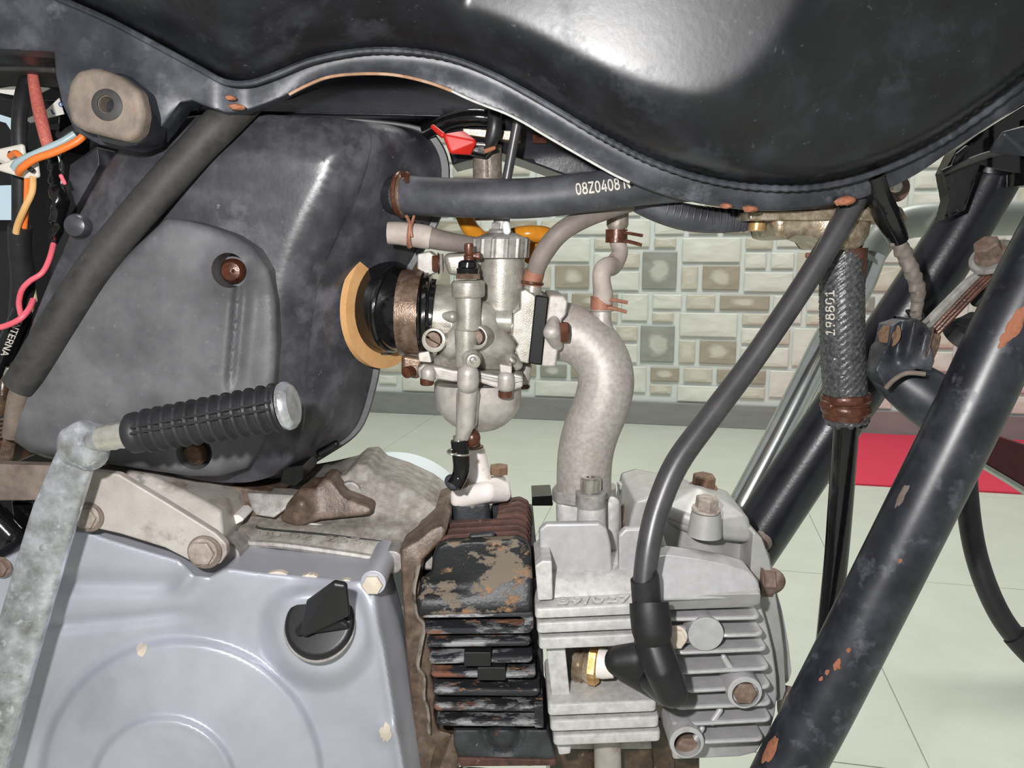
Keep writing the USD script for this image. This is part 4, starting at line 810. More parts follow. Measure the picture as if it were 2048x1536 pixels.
pc = t.add('elbow', uni(hull([(1305, 1285, -.060, 37), (1325, 1340, -.066, 36), (1342, 1382, -.066, 33)]), hull([(1342, 1382, -.066, 33), (1333, 1370, -.05, 40), (1300, 1345, -.05, 36)])), 'cap_plastic', smooth=60)
t.add('boot', uni(hull([(1240, 1322, -.048, 31), (1270, 1318, -.05, 32), (1300, 1345, -.048, 42), (1330, 1380, -.05, 28)])), 'matte_black', smooth=60)
t.add('collar', pt([(1298, 1205, -.056), (1300, 1228, -.058), (1304, 1262, -.060), (1305, 1275, -.060)], [39, 40, 40, 36], 28), 'matte_black', smooth=50)
t.add('neck', pt([(1288, 1153, -.055), (1290, 1160, -.055), (1293, 1200, -.056), (1296, 1222, -.057)], [28, 29, 29, 28], 28, hole=.12), 'black_rubber', smooth=50)
t.done()
t = Thing('spark_plug', 'brass spark plug with a white insulator screwed into the finned cylinder head', 'spark plug')
axp = unit((1, -.28, -.02)); t.add('insulator', plathe(1196, 1326, -.032, axp, [(0, 0), (0, 29), (12, 29), (34, 24), (34, 0)], 28), 'white_crust'); t.add('hexagon', plathe(1180, 1327, -.028, axp, [(0, 0), (0, 40), (14, 41), (22, 33), (22, 0)], 6), 'brass', smooth=20); t.add('gasket_seat', plathe(1148, 1330, -.020, axp, [(0, 0), (0, 30), (10, 34), (12, 30), (20, 34), (22, 30), (34, 33), (34, 0)], 28), 'petcock_metal')
t.done()

# ================================================================== engine
t = Thing('kick_starter', 'mottled zinc plated kick starter lever with a ribbed black rubber grip', 'kick starter')
LV = sm([W(*p) for p in [(166, 880, -.074), (147, 930, -.075), (113, 1024, -.075), (78, 1140, -.075), (34, 1292, -.076), (1, 1410, -.077), (-34, 1540, -.078), (-62, 1650, -.078)]], 10)
kl = K(1100, -.075); T_, U_, V_ = frames(LV); a = np.arange(28) * 2 * math.pi / 28
wd = np.interp(np.arange(len(LV)), [0, 8, 20, 70], [34, 37, 44, 49]) * kl
sq = lambda c, e: np.sign(c) * np.abs(c) ** e
perp = np.cross(T_, [0, 1.0, 0]); perp /= np.linalg.norm(perp, axis=1, keepdims=True)
vv = (LV[:, None] + (wd[:, None] * sq(np.cos(a), .62)[None])[..., None] * perp[:, None] + (wd[:, None] * .45 * sq(np.sin(a), .62)[None])[..., None] * np.array([0, -1.0, 0])).reshape(-1, 3)
f = []; i = np.arange(28); j = (i + 1) % 28
for k in range(len(LV) - 1): f += [np.stack([k * 28 + i, k * 28 + 28 + i, k * 28 + 28 + j], 1), np.stack([k * 28 + i, k * 28 + 28 + j, k * 28 + j], 1)]
f += [np.stack([np.zeros(26, int), i[2:], i[1:-1]], 1), np.stack([np.zeros(26, int), i[1:-1], i[2:]], 1) + (len(LV) - 1) * 28]
t.add('lever', fix(TM(vv, np.vstack(f))), 'zinc', smooth=50)
t.add('knuckle', uni(hull([(150, 880, -.078, 32), (168, 868, -.078, 30), (190, 880, -.078, 34), (180, 905, -.078, 36), (148, 900, -.076, 30)]), hull([(190, 880, -.082, 22), (212, 876, -.082, 22)])), 'zinc', smooth=50)
GA, GB = W(200, 878, -.082), W(572, 812, -.086); gl = np.linalg.norm(GB - GA); gx = unit(GB - GA); kg = K(850, -.084)
t.add('pivot_shaft', lathe(GA, gx, [(0, 0), (0, 25 * kg), (.003, 27 * kg)] + [(.004 + q * .0019, (26 + 1.6 * (q % 2)) * kg) for q in range(7)] + [(.02, 0)], 28), 'knurl_zinc')
pr = [(.0125, 0), (.0125, 34 * kg), (.0140, 41 * kg), (.0165, 42 * kg)]
n = 12; s0, s1 = .0180, gl - .0028
for q in range(n):
    x = s0 + (s1 - s0) * q / n; d = (s1 - s0) / n; r = (38.5 + 5.5 * q / n) * kg; R = (43 + 5.5 * q / n) * kg
    pr += [(x, r), (x + d * .12, r - .0006), (x + d * .42, r - .0006), (x + d * .52, R - .0002), (x + d * .62, R + .0004), (x + d * .84, R + .0002), (x + d * .95, R - .0006)]
pr += [(s1, 46 * kg), (s1 + .001, 44 * kg), (s1 + .001, 0)]
gp = t.add('grip', lathe(GA, gx, pr, 40), 'black_rubber', 'ribbed black rubber grip', smooth=40)
def grip_line(off, r):
    P = [GA + gx * x + unit(np.array([.05, -1, off])) * r * (1 + .1 * q) for q, x in enumerate(np.linspace(.017, gl - .004, 3))]; return tube(sm(P, 4), .0006, 6)
t.add('mould_line', grip_line(.45, 42.5 * kg), 'black_rubber', under=gp); t.add('mould_line', grip_line(.15, 43 * kg), 'black_rubber', under=gp)
t.add('end_cap', lathe(GB - gx * .0012, gx, [(0, 0), (0, 46 * kg), (.0015, 49 * kg), (.0032, 47 * kg), (.0045, 40 * kg), (.0045, 0)], 40), 'zinc', 'worn zinc end disc of the grip')
t.done()

CO = rp([(-60, 1140), (0, 1120), (40, 1100), (75, 1078), (130, 1060), (180, 1062), (215, 1075), (290, 1098), (360, 1118), (392, 1150), (420, 1152), (455, 1134), (520, 1143), (640, 1153), (700, 1160), (748, 1160), (776, 1172), (800, 1240), (818, 1320), (832, 1430), (846, 1560), (856, 1680), (-60, 1680)], 5)
def cov2(px, py):
    d, d2, d3 = np.hypot(px - 364, py - 1560), np.hypot(px - 328, py - 1580), np.hypot(px - 640, py - 1262)
    Y = -.040 - .0045 * ss(288, 270, d) - .0085 * np.maximum(0, 1 - (d / 284) ** 2) - .0030 * ss(152, 138, d2) - .0008 * np.exp(-((d2 - 136) / 6) ** 2)
    Y = Y + .0010 * np.exp(-((d - 294) / 10) ** 2) * ss(420, 330, px)
    Y = Y - .0095 * ss(128, 78, d3) * ss(1150, 1200, py)
    Y = Y + .0045 * np.exp(-((py - 1168 - (px - 230) * .02) / 20) ** 2) * ss(70, 130, px) * ss(372, 330, px)
    Y = Y + .0035 * np.exp(-((py - 1240 + (px - 230) * .09) / 13) ** 2) * ss(60, 140, px) * ss(420, 330, px)
    Y = Y - .004 * np.exp(-((px - 385 + (py - 1150) * .9) / 24) ** 2) * ss(1215, 1160, py)
    xc = 748 + (py - 1180) * .165
    Y = Y + np.maximum(0, px - xc) * .00048 - .0022 * np.exp(-((px - xc + 4) / 10) ** 2)
    return Y - .004 * np.exp(-(np.hypot(px - 775, py - 1462) / 22) ** 2)
t = Thing('engine_cover', 'large silver painted engine cover with a round bulge at the lower left', 'engine cover')
ec = t.add('cover', relief(CO, cov2, -.008, 6.5, .003), 'silver_paint', smooth=60)
bs = t.add('bolt_boss', cylf(746, 1166, -.046, 26, .04), 'silver_paint'); t.add('bolt', hexa(746, 1167, -.0455, FR, 20, 12, 0), 'cream_bolt', 'chalky hex bolt', under=bs)
t.add('corner_boss', cyl(792, 1102, -.004, (0, -1, 0), 24, 60, c=.2), 'dull_alu', under=ec); t.add('rear_lip', pt([(470, 1086, -.008), (560, 1090, -.008), (680, 1106, -.008), (770, 1120, -.008)], 8, 8), 'dull_alu', under=ec)
t.add('boss', cyl(474, 1090, -.006, FR, 30, 70, c=.15), 'dull_alu', under=ec)
for px, py, w, h, sd in ((548, 1152, 34, 9, 3), (618, 1155, 18, 7, 5), (772, 1466, 14, 22, 7), (283, 1300, 12, 16, 9), (690, 1164, 14, 5, 11)):
    k = K(py, -.04); pa = np.arange(18) * 2 * math.pi / 18; rr = random.Random(sd); q = np.array([[px + math.cos(z) * w * rr.uniform(.6, 1.1), py + math.sin(z) * h * rr.uniform(.6, 1.1)] for z in pa])
    t.add('paint_chip', relief([tuple(z) for z in q], lambda x, y: cov2(x, y) + (.0018 if py < 1200 else 0) - .0005, -.036, 6), 'cream_bolt', under=ec)
t.done()
t = Thing('oil_filler_cap', 'glossy black oil filler cap with a thumb blade on the silver engine cover', 'cap')
oa = unit((-.05, -.82, .58))
oc = t.add('disc', plathe(640, 1246, -.052, oa, [(-22, 0), (-22, 62), (-6, 69), (4, 70), (10, 66), (13, 58), (13, 0)], 48), 'cap_plastic', smooth=40)
t.add('blade', uni(hull([(612, 1262, -.062, 10), (622, 1205, -.062, 9), (672, 1170, -.074, 10), (686, 1172, -.074, 9), (692, 1225, -.066, 8)]), hull([(600, 1262, -.058, 10), (690, 1250, -.058, 8), (640, 1215, -.058, 10)])), 'cap_plastic', smooth=40)
t.add('sealing_ring', torus_arc(W(640, 1250, -.050), oa, 69 * K(1246, -.05), .0009, 0, 6.283, k=48), 'dull_alu')
t.done()
t = Thing('flat_strap', 'dusty grey flat metal strap bolted on top of the silver engine cover', 'strap')
st = rp([(150, 938), (236, 948), (330, 1004), (430, 1066), (452, 1088), (454, 1108), (440, 1128), (412, 1137), (388, 1126), (330, 1096), (240, 1068), (150, 1048)], 8)
t.add('plate', pp(st, -.050, -.046, .0008), 'dusty_strap')
for px, py, r in ((408, 1104, 25), (176, 1034, 22)):
    b = t.add('washer', cyl(px + 2, py, -.050, FR, r * 1.4, 5), 'rust_plate'); t.add('bolt', hexa(px - 2, py, -.0510, FR, r, 13, 1.15), 'dusty_bolt', under=b)
t.done()
one('rusty_bar', pp(rp([(-80, 926), (186, 934), (196, 1000), (-80, 1002)], 3), -.040, -.034, .001), 'rust_plate', 'flat rusty brown steel bar level behind the kick starter', 'bar')
one('loose_bolt', hexa(2, 1134, -.046, FR, 17, 12), 'bolt_rust', 'rusty hex bolt at the left edge below the rusty bar', 'bolt')
one('side_casting', relief(rp([(190, 936), (300, 946), (388, 986), (446, 1018), (450, 1070), (440, 1100), (300, 1060), (190, 1000)], 10), lambda x, y: -.034 + .00012 * (1060 - y) + .00004 * (x - 200), .05, 14, .003), 'dusty_strap', 'pale dusty alloy casting behind the flat strap', 'engine part')
one('dark_gap_fill', J(hull([(-20, 1030, -.03, 30), (20, 1070, -.03, 28), (-20, 1100, -.03, 30)]), pp(rp([(20, 1000), (120, 1000), (110, 1070), (60, 1080), (30, 1060)], 6), -.02, .02, .002)), 'gloss_black', 'glossy black fill for the dark hole and gap below the rusty bar', 'frame part')  # black solids put in for the darkness of the hole and gap

# crankcase
def cc_Y(px, py):
    return np.interp(py, [920, 960, 1040, 1052, 1085, 1140, 1700], [.030, .024, .012, .004, -.006, -.012, -.012]) + .00001 * (px - 600)
CC = rp([(380, 968), (450, 982), (545, 992), (580, 975), (640, 962), (690, 948), (712, 928), (736, 926), (752, 948), (800, 966), (850, 994), (890, 1030), (910, 1060), (915, 1140), (400, 1140)], 6)
t = Thing('crankcase', 'weathered grey alloy crankcase top behind the silver engine cover', 'crankcase')
kc = t.add('case', relief(CC, cc_Y, .07, 12, .002), 'dirty_case', smooth=50)
t.add('rear_wall', relief(rp([(360, 958), (430, 966), (560, 985), (580, 1030), (540, 1062), (470, 1050), (420, 1030), (370, 990)], 6), lambda x, y: .012 + .0 * x, .05, 14, .002), 'brown_grime', under=kc)
t.add('grey_bracket', relief(rp([(492, 984), (560, 988), (600, 990), (580, 1012), (548, 1036), (510, 1030), (500, 1008)], 4), lambda x, y: .004 + .00012 * (1030 - y), .02, 8, .001), 'dull_alu', under=kc)
t.add('rusty_lug', relief(rp([(560, 1040), (575, 1006), (600, 976), (630, 974), (648, 955), (662, 958), (690, 992), (740, 1012), (748, 1022), (735, 1030), (640, 1040), (610, 1050), (590, 1052)], 6), lambda x, y: .004 - .006 * np.exp(-(np.hypot(x - 600, y - 1010) / 26) ** 2) + .00008 * (1040 - y), .03, 8, .002), 'brown_grime', 'brown stained cast lug', under=kc)
t.add('joint_bead', pt([(610, 1046, .007), (690, 1058, .006), (790, 1076, .004)], 2.6, 8), 'head_alu', under=kc); t.add('joint_gap', pt([(512, 1052, .0015), (530, 1058, .001), (640, 1068, -.001), (770, 1084, -.003)], 2.2, 8), 'dark_void', under=kc)
txt = meshkit.text_mesh('00 02  233', 1.0, 1.0); sc = np.array(txt.vertices); tx_ = sc[:, 0] / sc[:, 0].max(); qx = 514 + 208 * tx_; qy = 1071 + 17 * tx_ - 11 * sc[:, 1]
txt.vertices = Wv(qx, qy, cc_Y(qx, qy) + .0004) + sc[:, 2:] * np.array([0, -.0015, .0008]); t.add('cast_number', fix(TM(txt.vertices, txt.faces)), 'dirty_case', under=kc)
t.add('top_lug', cyl(725, 948, .06, FR, 22, 130, c=.2), 'dull_alu', under=kc); t.add('white_lug', pp(rp([(428, 1052), (438, 1032), (476, 1030), (490, 1040), (460, 1056)], 4), -.006, .01, .001), 'white_crust', under=kc)
t.done()
t = Thing('cylinder_flange', 'brown grimy cast flange between the engine cover and the rusty cylinder', 'flange')
cfp = rp([(800, 1098), (836, 1078), (862, 1056), (884, 1048), (896, 1058), (884, 1082), (866, 1100), (846, 1120), (840, 1160), (848, 1210), (846, 1236), (862, 1262), (858, 1292), (868, 1320), (862, 1350), (872, 1380), (868, 1430), (878, 1460), (920, 1470), (912, 1600), (840, 1600), (812, 1300)], 5)
t.add('flange', relief(cfp, lambda x, y: -.022 + .00001 * (x - 840) + .00006 * np.maximum(0, 1130 - y), .05, 12, .002), 'brown_grime')
t.add('gasket_edge', pt([(838, 1128, -.023), (828, 1180, -.024), (834, 1228, -.024), (848, 1250, -.024), (842, 1290, -.024), (836, 1330, -.024), (848, 1352, -.024), (848, 1390, -.024), (856, 1420, -.024), (858, 1462, -.024)], 12, 10, flat=.35), 'pale_gasket', 'pale wavy gasket edge'); t.add('strut', hull([(900, 1470, -.02, 6), (862, 1560, -.02, 10), (872, 1480, -.02, 6)]), 'oily_grime')
t.add('foot', hull([(925, 1548, .0, 14), (1110, 1560, .0, 14)]), 'dusty_strap')
t.done()
one('flywheel_cover', lathe(W(778, 1092, .07), FR, [(-.03, 0), (-.03, .052), (0, .0535), (.004, .050), (.006, .040), (.010, .036), (.010, 0)], 64), 'pale_cover', 'pale bluish white round cover rising behind the crankcase top', 'engine part', smooth=40)
t = Thing('conical_fitting', 'white crusted conical fitting with orange rusty bolts behind the cylinder fins', 'fitting')
wf = t.add('flange', uni(hull([(918, 990, .022, 17), (918, 1000, .022, 17), (975, 985, .018, 20), (1008, 990, .026, 14), (1000, 970, .045, 20), (940, 975, .04, 18)]), ), 'white_crust')
t.add('cone', plathe(956, 985, .032, (-.06, 0, 1), [(0, 0), (0, 44), (8, 32), (92, 19), (92, 0)], 32), 'white_crust'); t.add('tip_nut', hexa(948, 896, .032, (-.06, 0, 1), 15, 22, 1.3), 'orange_bolt')
t.add('bolt', hexa(920, 974, .022, Z, 18, 16, 0), 'orange_bolt', under=wf); t.add('bolt', hexa(998, 950, .042, Z, 20, 20, 0), 'orange_bolt', under=wf)
t.add('base', uni(hull([(920, 1010, .022, 16), (922, 1070, .022, 18), (965, 1010, .022, 14), (970, 1070, .022, 16)]), hull([(1008, 985, .036, 14), (1014, 1060, .036, 16), (980, 1060, .04, 14)])), 'sooty_black')
t.done()

# cylinder
t = Thing('finned_barrel', 'rusty black finned cylinder barrel with flaking paint in the middle of the engine', 'engine cylinder')
t.add('barrel', pp(rp([(864, 1096), (1072, 1090), (1082, 1200), (1092, 1460), (868, 1460)], 8), -.008, .06, .002), 'sooty_black')
tp = np.array([(866, 1112), (874, 1092), (892, 1084), (1036, 1076), (1054, 1084), (1062, 1104), (1066, 1160), (1064, 1226), (836, 1232), (834, 1196), (842, 1160), (862, 1146)], float)
def top_Y(px, py): return -.036 - .006 * ss(1140, 1226, py) + .004 * np.exp(-((py - 1172) / 16) ** 2) * ss(1000, 860, px)
t.add('front_fin', relief(rp(tp, 7), top_Y, -.030, 9, .0022), 'flaked_fin', 'front fin with flaked grey and tan paint')
tp2 = rp([(872, 1120), (878, 1094), (894, 1085), (1034, 1077), (1052, 1086), (1060, 1106), (1064, 1150), (872, 1160)], 7); w0 = Wv(tp2[:, 0], tp2[:, 1], np.full(len(tp2), -.03))
wr = np.column_stack([np.maximum(w0[:, 0], W(985, 1090, -.03)[0]), w0[:, 1:]])
for k in range(8): t.add('upper_fin', prism((w0 if k < 4 else rp(wr[:, [0, 2]] * 1e4, 8)[:, [0, 0, 1]] / 1e4)[:, [0, 2]] + np.array([.0003 * k, .0002 * k]), .0038, .0010, True, O=(0, -.0275 + .0082 * k, 0), segs=2), 'brown_fin')
t.add('slot_fin', cut(pp(rp([(842, 1232), (1066, 1224), (1068, 1258), (1058, 1268), (852, 1270)], 5), -.042, -.004, .0015), pp(rp([(790, 1238), (1040, 1235), (1049, 1240), (1049, 1252), (1040, 1257), (790, 1260)], 4), -.043, .01, 0)), 'rusty_fin')
for x0, x1, y, th, tr in ((852, 1062, 1289, 13, 8), (856, 1066, 1322, 14, 8), (860, 1072, 1352, 12, 8), (864, 1080, 1386, 16, 10), (866, 1084, 1418, 14, 4), (872, 1086, 1448, 14, 4)):
    t.add('fin', plate(x0, x1, y, -.041, .02, th, 12, .0014, dy=-3 if y < 1340 else 2), 'rusty_fin')
t.add('fin_bridge', pp(rp([(1068, 1404), (1086, 1404), (1088, 1456), (1070, 1456)], 2), -.0412, -.02, .001), 'rusty_fin')
for px, py, Y, w, h in ((955, 1319, -.043, 27, 14), (983, 1348, -.043, 28, 13)): t.add('rubber_damper', pp(rp([(px - w, py - h), (px + w, py - h), (px + w, py + h), (px - w, py + h)], 2), Y, -.01, .0008), 'matte_black', 'small black rubber damper block')
t.add('rubber_damper', hull([(945, 1074, -.028, 8), (982, 1070, -.028, 8), (945, 1082, -.024, 8), (982, 1078, -.024, 8)]), 'sooty_black', 'small black rubber damper block')
t.add('rear_damper', pp(rp([(1064, 992), (1104, 990), (1106, 1012), (1064, 1012)], 2), .03, .05, .001), 'gloss_black', 'small black rubber damper block')
t.add('lower_block', relief(rp([(906, 1458), (1096, 1458), (1108, 1500), (1114, 1522), (1060, 1532), (920, 1524), (908, 1490)], 6), lambda x, y: -.034 - .006 * np.exp(-(np.hypot(x - 1006, y - 1466) / 26) ** 4) + .003 * np.exp(-((np.hypot(x - 1006, y - 1466) - 36) / 7) ** 2), .02, 8, .002), 'sooty_black'); t.add('lower_lip', pp(rp([(914, 1516), (1112, 1520), (1112, 1532), (920, 1534)], 3), -.0352, -.03, .001), 'brown_fin')
t.done()

# cylinder head
t = Thing('head_casting', 'silver grey alloy cylinder head with many level cooling fins', 'cylinder head')
t.add('core', pp(rp([(1096, 1150), (1330, 1145), (1360, 1500), (1112, 1500)], 8), -.010, .06, .002), 'grimy_alu')
t.add('lower_casting', pp(rp([(1100, 1480), (1400, 1480), (1400, 1660), (1100, 1660)], 6), -.006, .06, .002), 'oily_grime', 'oily brown lower casting'); t.add('lower_column', pt([(1214, 1470, -.018), (1216, 1540, -.018), (1218, 1640, -.018)], 27, 20), 'dusty_strap'); t.add('cavity', pp([(1300, 1440), (1345, 1440), (1350, 1560), (1310, 1560)], -.012, .0, .001), 'oily_grime')
for pts, Y in (([(1078, 1060), (1092, 1048), (1198, 1046), (1214, 1058), (1222, 1090), (1226, 1145), (1080, 1150)], -.022), ([(1237, 1072), (1250, 1058), (1310, 1056), (1326, 1066), (1336, 1100), (1338, 1145), (1238, 1148)], -.021)):
    t.add('upright_fin', pp(rp(pts, 7), Y, Y + .005, .0012, back=True), 'cover_alu')
t.add('shoulder', relief([(1104, 1140), (1270, 1132), (1270, 1196), (1106, 1200)], lambda x, y: np.interp(y, [1132, 1150, 1196], [-.018, -.026, -.034]), .02, 10), 'head_alu')
t.add('side_tab', pp(rp([(1070, 1132), (1084, 1122), (1104, 1122), (1106, 1200), (1076, 1202)], 4), -.040, -.01, .0015), 'head_alu')
lf = [(1070, 1272, 1224, 22), (1074, 1275, 1253, 23), (1078, 1290, 1284, 25), (1096, 1314, 1417, 25), (1101, 1319, 1449, 24), (1107, 1322, 1478, 22)]
for x0, x1, y, th in lf: t.add('fin', plate(x0, x1, y, -.045, .0, th, 9, .0011, dy=-9), 'head_alu', smooth=40)
txt = meshkit.text_mesh('89/0279', 26 * K(1205, -.04), .0007, True); sc = np.array(txt.vertices); o = W(1112, 1206, -.0425); o[2] = W(1112, 1213, -.045)[2]
txt.vertices = np.column_stack([o[0] + sc[:, 0] * 1.18, o[1] + sc[:, 1] * 1.0, o[2] + sc[:, 2] + sc[:, 0] * .045]); t.add('raised_number', fix(TM(txt.vertices, txt.faces)), 'head_alu')
t.add('plug_pillar', pp(rp([(1092, 1292), (1130, 1290), (1140, 1392), (1104, 1396)], 3), -.036, .0, .0015), 'head_alu'); t.add('foot', pp(rp([(1113, 1488), (1143, 1486), (1141, 1508), (1118, 1511)], 4), -.036, -.01, .001), 'head_alu')
t.add('plug_floor', relief([(1106, 1376), (1320, 1362), (1322, 1410), (1104, 1412)], lambda x, y: np.interp(y, [1362, 1400], [-.016, -.034]), .0, 10), 'grimy_alu')
t.add('intake_port', uni(hull([(1128, 1010, .008, 16), (1134, 1100, .008, 20), (1222, 1010, .008, 18), (1218, 1100, .008, 20)]), plathe(1182, 1075, -.006, Z, [(0, 0), (0, 30), (66, 28), (66, 0)], 24), hull([(1140, 1012, .028, 16), (1215, 1005, .035, 18), (1140, 1080, .03, 16), (1215, 1080, .03, 16)])), 'head_alu')
t.add('rear_plate', pp(rp([(1236, 968), (1290, 972), (1285, 1010), (1240, 1008)], 3), .05, .056, .001), 'head_alu'); t.add('bracket_stub', hull([(1250, 1015, .03, 8), (1262, 1018, .03, 7), (1252, 1055, .02, 9)]), 'brown_grime')
SH = rp([(1300, 1112), (1336, 1108), (1400, 1117), (1462, 1130), (1502, 1144), (1516, 1162), (1522, 1188), (1512, 1196), (1320, 1202), (1300, 1200)], 8)
t.add('shelf_plate', relief(SH, lambda x, y: np.interp(y, [1108, 1190, 1200], [-.032, -.046, -.047]) + .00002 * (x - 1400), -.02, 9, .0015), 'cover_alu', smooth=50)
t.add('shelf_ledge', relief(rp([(1316, 1192), (1522, 1186), (1520, 1208), (1500, 1214), (1330, 1220)], 4), lambda x, y: np.interp(y, [1188, 1216], [-.047, -.040]), -.01, 8, .001), 'rocker_alu')
CV = rp([(1318, 1212), (1518, 1196), (1534, 1250), (1546, 1300), (1553, 1350), (1555, 1390), (1550, 1430), (1538, 1470), (1512, 1506), (1480, 1514), (1346, 1520), (1336, 1420), (1318, 1300)], 6)
vc = t.add('valve_cover', pp(CV, -.024, .012, .003), 'cover_alu', smooth=40)
for x0, x1, y, d in ((1322, 1524, 1239, -4), (1440, 1530, 1272, -3), (1350, 1537, 1304, -8), (1360, 1542, 1343, -9), (1372, 1545, 1380, -9), (1350, 1546, 1414, -9), (1344, 1546, 1447, -11), (1400, 1530, 1484, -6)):
    t.add('cover_fin', plate(x0, x1, y, -.0405, -.022, 9, 15, .0012, dy=d), 'cover_alu', under=vc, smooth=40)
t.add('web', hull([(1447, 1314, -.037, 6), (1462, 1338, -.038, 7)]), 'cover_alu', under=vc); t.add('web', hull([(1440, 1420, -.037, 6), (1424, 1444, -.038, 7)]), 'cover_alu', under=vc); t.add('web', hull([(1404, 1456, -.037, 6), (1390, 1478, -.038, 7)]), 'cover_alu', under=vc)
t.add('round_boss', uni(cylf(1412, 1269, -.042, 36, .02, c=.06), hull([(1350, 1268, -.034, 18), (1400, 1268, -.034, 18)])), 'cover_alu', under=vc)
t.add('cover_bolt', hexa(1350, 1274, -.042, FR, 21, 14, 1.2), 'cream_bolt', under=vc)
for (px, py, r, dp) in ((1490, 1386, 35, 0), (1374, 1486, 35, 1)):
    t.add('bolt_boss', cut(cylf(px, py, -.0445, r, .024, c=.08), hole(px + 1, py + 3, -.0445, r - 8, .004 + .006 * dp)), 'cover_alu', under=vc); t.add('cover_bolt', hexf(px + 1, py + (3 if not dp else 12), -.0448 + .004 * dp, 24, 22, washer=0), 'bolt_rust', 'rusty hex bolt', under=vc)
t.add('side_flange', pp(rp([(1506, 1062), (1524, 1076), (1540, 1120), (1552, 1190), (1562, 1250), (1568, 1300), (1572, 1380), (1566, 1400), (1550, 1404), (1540, 1300), (1500, 1150)], 4), -.010, .03, .001), 'rocker_alu'); t.add('side_cover', pp(rp([(1520, 1080), (1540, 1110), (1556, 1190), (1566, 1225), (1578, 1290), (1584, 1345), (1578, 1364), (1566, 1372), (1540, 1300)], 5), .006, .05, .002), 'cover_alu')
t.add('acorn_nut', hexa(1514, 1160, -.006, (1, -.02, -.04), 32, 32, 1.15, acorn=True), 'bolt_rust'); t.add('acorn_nut', hexa(1512, 1082, .02, (1, -.1, -.2), 22, 14, 0, acorn=True), 'rust_plate'); t.add('side_nut', hexa(1560, 1396, .0, (1, -.2, -.1), 26, 30, 1.2), 'rust_plate')
t.add('rocker_tower', relief(rp([(1268, 1000), (1300, 990), (1400, 1010), (1506, 1064), (1524, 1108), (1518, 1150), (1256, 1150), (1254, 1060)], 8), lambda x, y: .006 - .004 * np.exp(-((x - 1420) / 34) ** 2) + .004 * np.exp(-((x - 1480) / 26) ** 2), .06, 12, .003), 'rocker_alu')
rk = t.add('rocker_cap', uni(hull([(1300, 1004, .022, 22), (1318, 988, .04, 20), (1400, 992, .03, 26), (1440, 1000, .03, 22), (1474, 1046, .004, 24), (1482, 1060, .0, 18), (1420, 1052, -.004, 18), (1340, 1022, .006, 16), (1392, 1010, .018, 38), (1440, 1028, .012, 32)]), hull([(1300, 1012, .02, 22), (1410, 1060, -.004, 18), (1486, 1066, .0, 18), (1440, 1010, .03, 26)])), 'rocker_alu', smooth=50)
for px, py, Y, b in ((1409, 1070, -.010, 1), (1403, 996, .028, 0)):
    t.add('cap_post', plathe(px, py, Y, (.03, 0, 1), [(0, 0), (0, 34), (48 if b else 22, 29), (48 if b else 22, 0)], 28), 'rocker_alu', under=rk); t.add('cap_bolt', hexa(px + 3, py - (50 if b else 20), Y, (.06, -.1, 1), 23, 28, 1.25), 'dusty_bolt' if b else 'orange_bolt', under=rk)
t.done()

# ================================================================== wiring at the left edge
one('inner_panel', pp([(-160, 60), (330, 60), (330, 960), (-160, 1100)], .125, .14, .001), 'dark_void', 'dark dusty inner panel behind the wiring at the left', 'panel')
one('panel_flap', relief(rp([(140, 330), (196, 290), (200, 330), (150, 420), (128, 450)], 4), lambda x, y: .04 + 0 * x, .06, 14, .001), 'airbox_plastic', 'small grey plastic flap between the wiring and the air filter box', 'panel')
t = Thing('battery', 'black battery wrapped with crumpled white paper labels behind the wiring', 'battery')
t.add('case', pp(rp([(-120, 196), (120, 200), (118, 300), (-120, 300)], 4), .085, .118, .002), 'gloss_black')
t.add('paper_label', pp([(-10, 178), (40, 170), (102, 176), (60, 196), (0, 186)], .080, .0808, 0), 'paper_white'); t.add('paper_label', pp([(50, 238), (90, 222), (118, 196), (128, 228), (95, 236), (60, 246)], .078, .0788, 0), 'paper_white', 'white label with small blue letters'); t.add('paper_label', pp([(-10, 226), (28, 238), (30, 250), (24, 264), (12, 246), (-10, 240)], .078, .0788, 0), 'pale_blue')
for s, px, py in (('L', 104, 229), ('O', 119, 215)):
    x = meshkit.text_mesh(s, 9 * K(py, .077), .0003, True); x.apply_transform(trimesh.transformations.rotation_matrix(math.pi / 2, X)); x.apply_transform(trimesh.transformations.rotation_matrix(.3, [0, -1, 0])); x.apply_translation(W(px, py, .0778)); t.add('blue_letter', fix(x), 'ink_blue', under=2)
t.done()
one('blue_sheet', pp([(-40, 372), (22, 370), (22, 440), (-40, 440)], .05, .053, .0005), 'pale_blue', 'pale blue plastic sheet corner at the left edge', 'sheet')
one('pink_sleeve', pt([(72, 110, .04), (66, 150, .03), (76, 210, .025), (88, 262, .02), (98, 300, .02), (100, 312, .022)], [8, 10, 12, 12, 11, 8], 16), 'pink_braid', 'pink braided cable sleeve hanging under the seat pan', 'cable')
one('black_loom', pt([(62, 140, .045), (46, 190, .035), (38, 250, .03), (40, 330, .03), (40, 460, .035)], [14, 15, 14, 15, 15], 16), 'black_rubber', 'black cable loom hanging left of the pink braided sleeve', 'cable')
t = Thing('wire_connector', 'translucent white plastic block connector where the orange and blue wires meet', 'connector')
t.add('housing', hull([(-10, 306, .012, 6), (44, 294, .012, 6), (48, 322, .012, 6), (20, 326, .012, 6), (-10, 316, .014, 6)]), 'white_plastic', smooth=25); t.add('housing', hull([(0, 336, .008, 6), (44, 318, .008, 5), (72, 326, .008, 5), (74, 350, .008, 6), (52, 352, .008, 5)]), 'white_plastic', smooth=25); t.add('socket', hull([(60, 338, .0, 5), (64, 340, .0, 5)]), 'dark_void'); t.add('socket', hull([(20, 306, .006, 4), (20, 314, .006, 4)]), 'dark_void')
t.done()
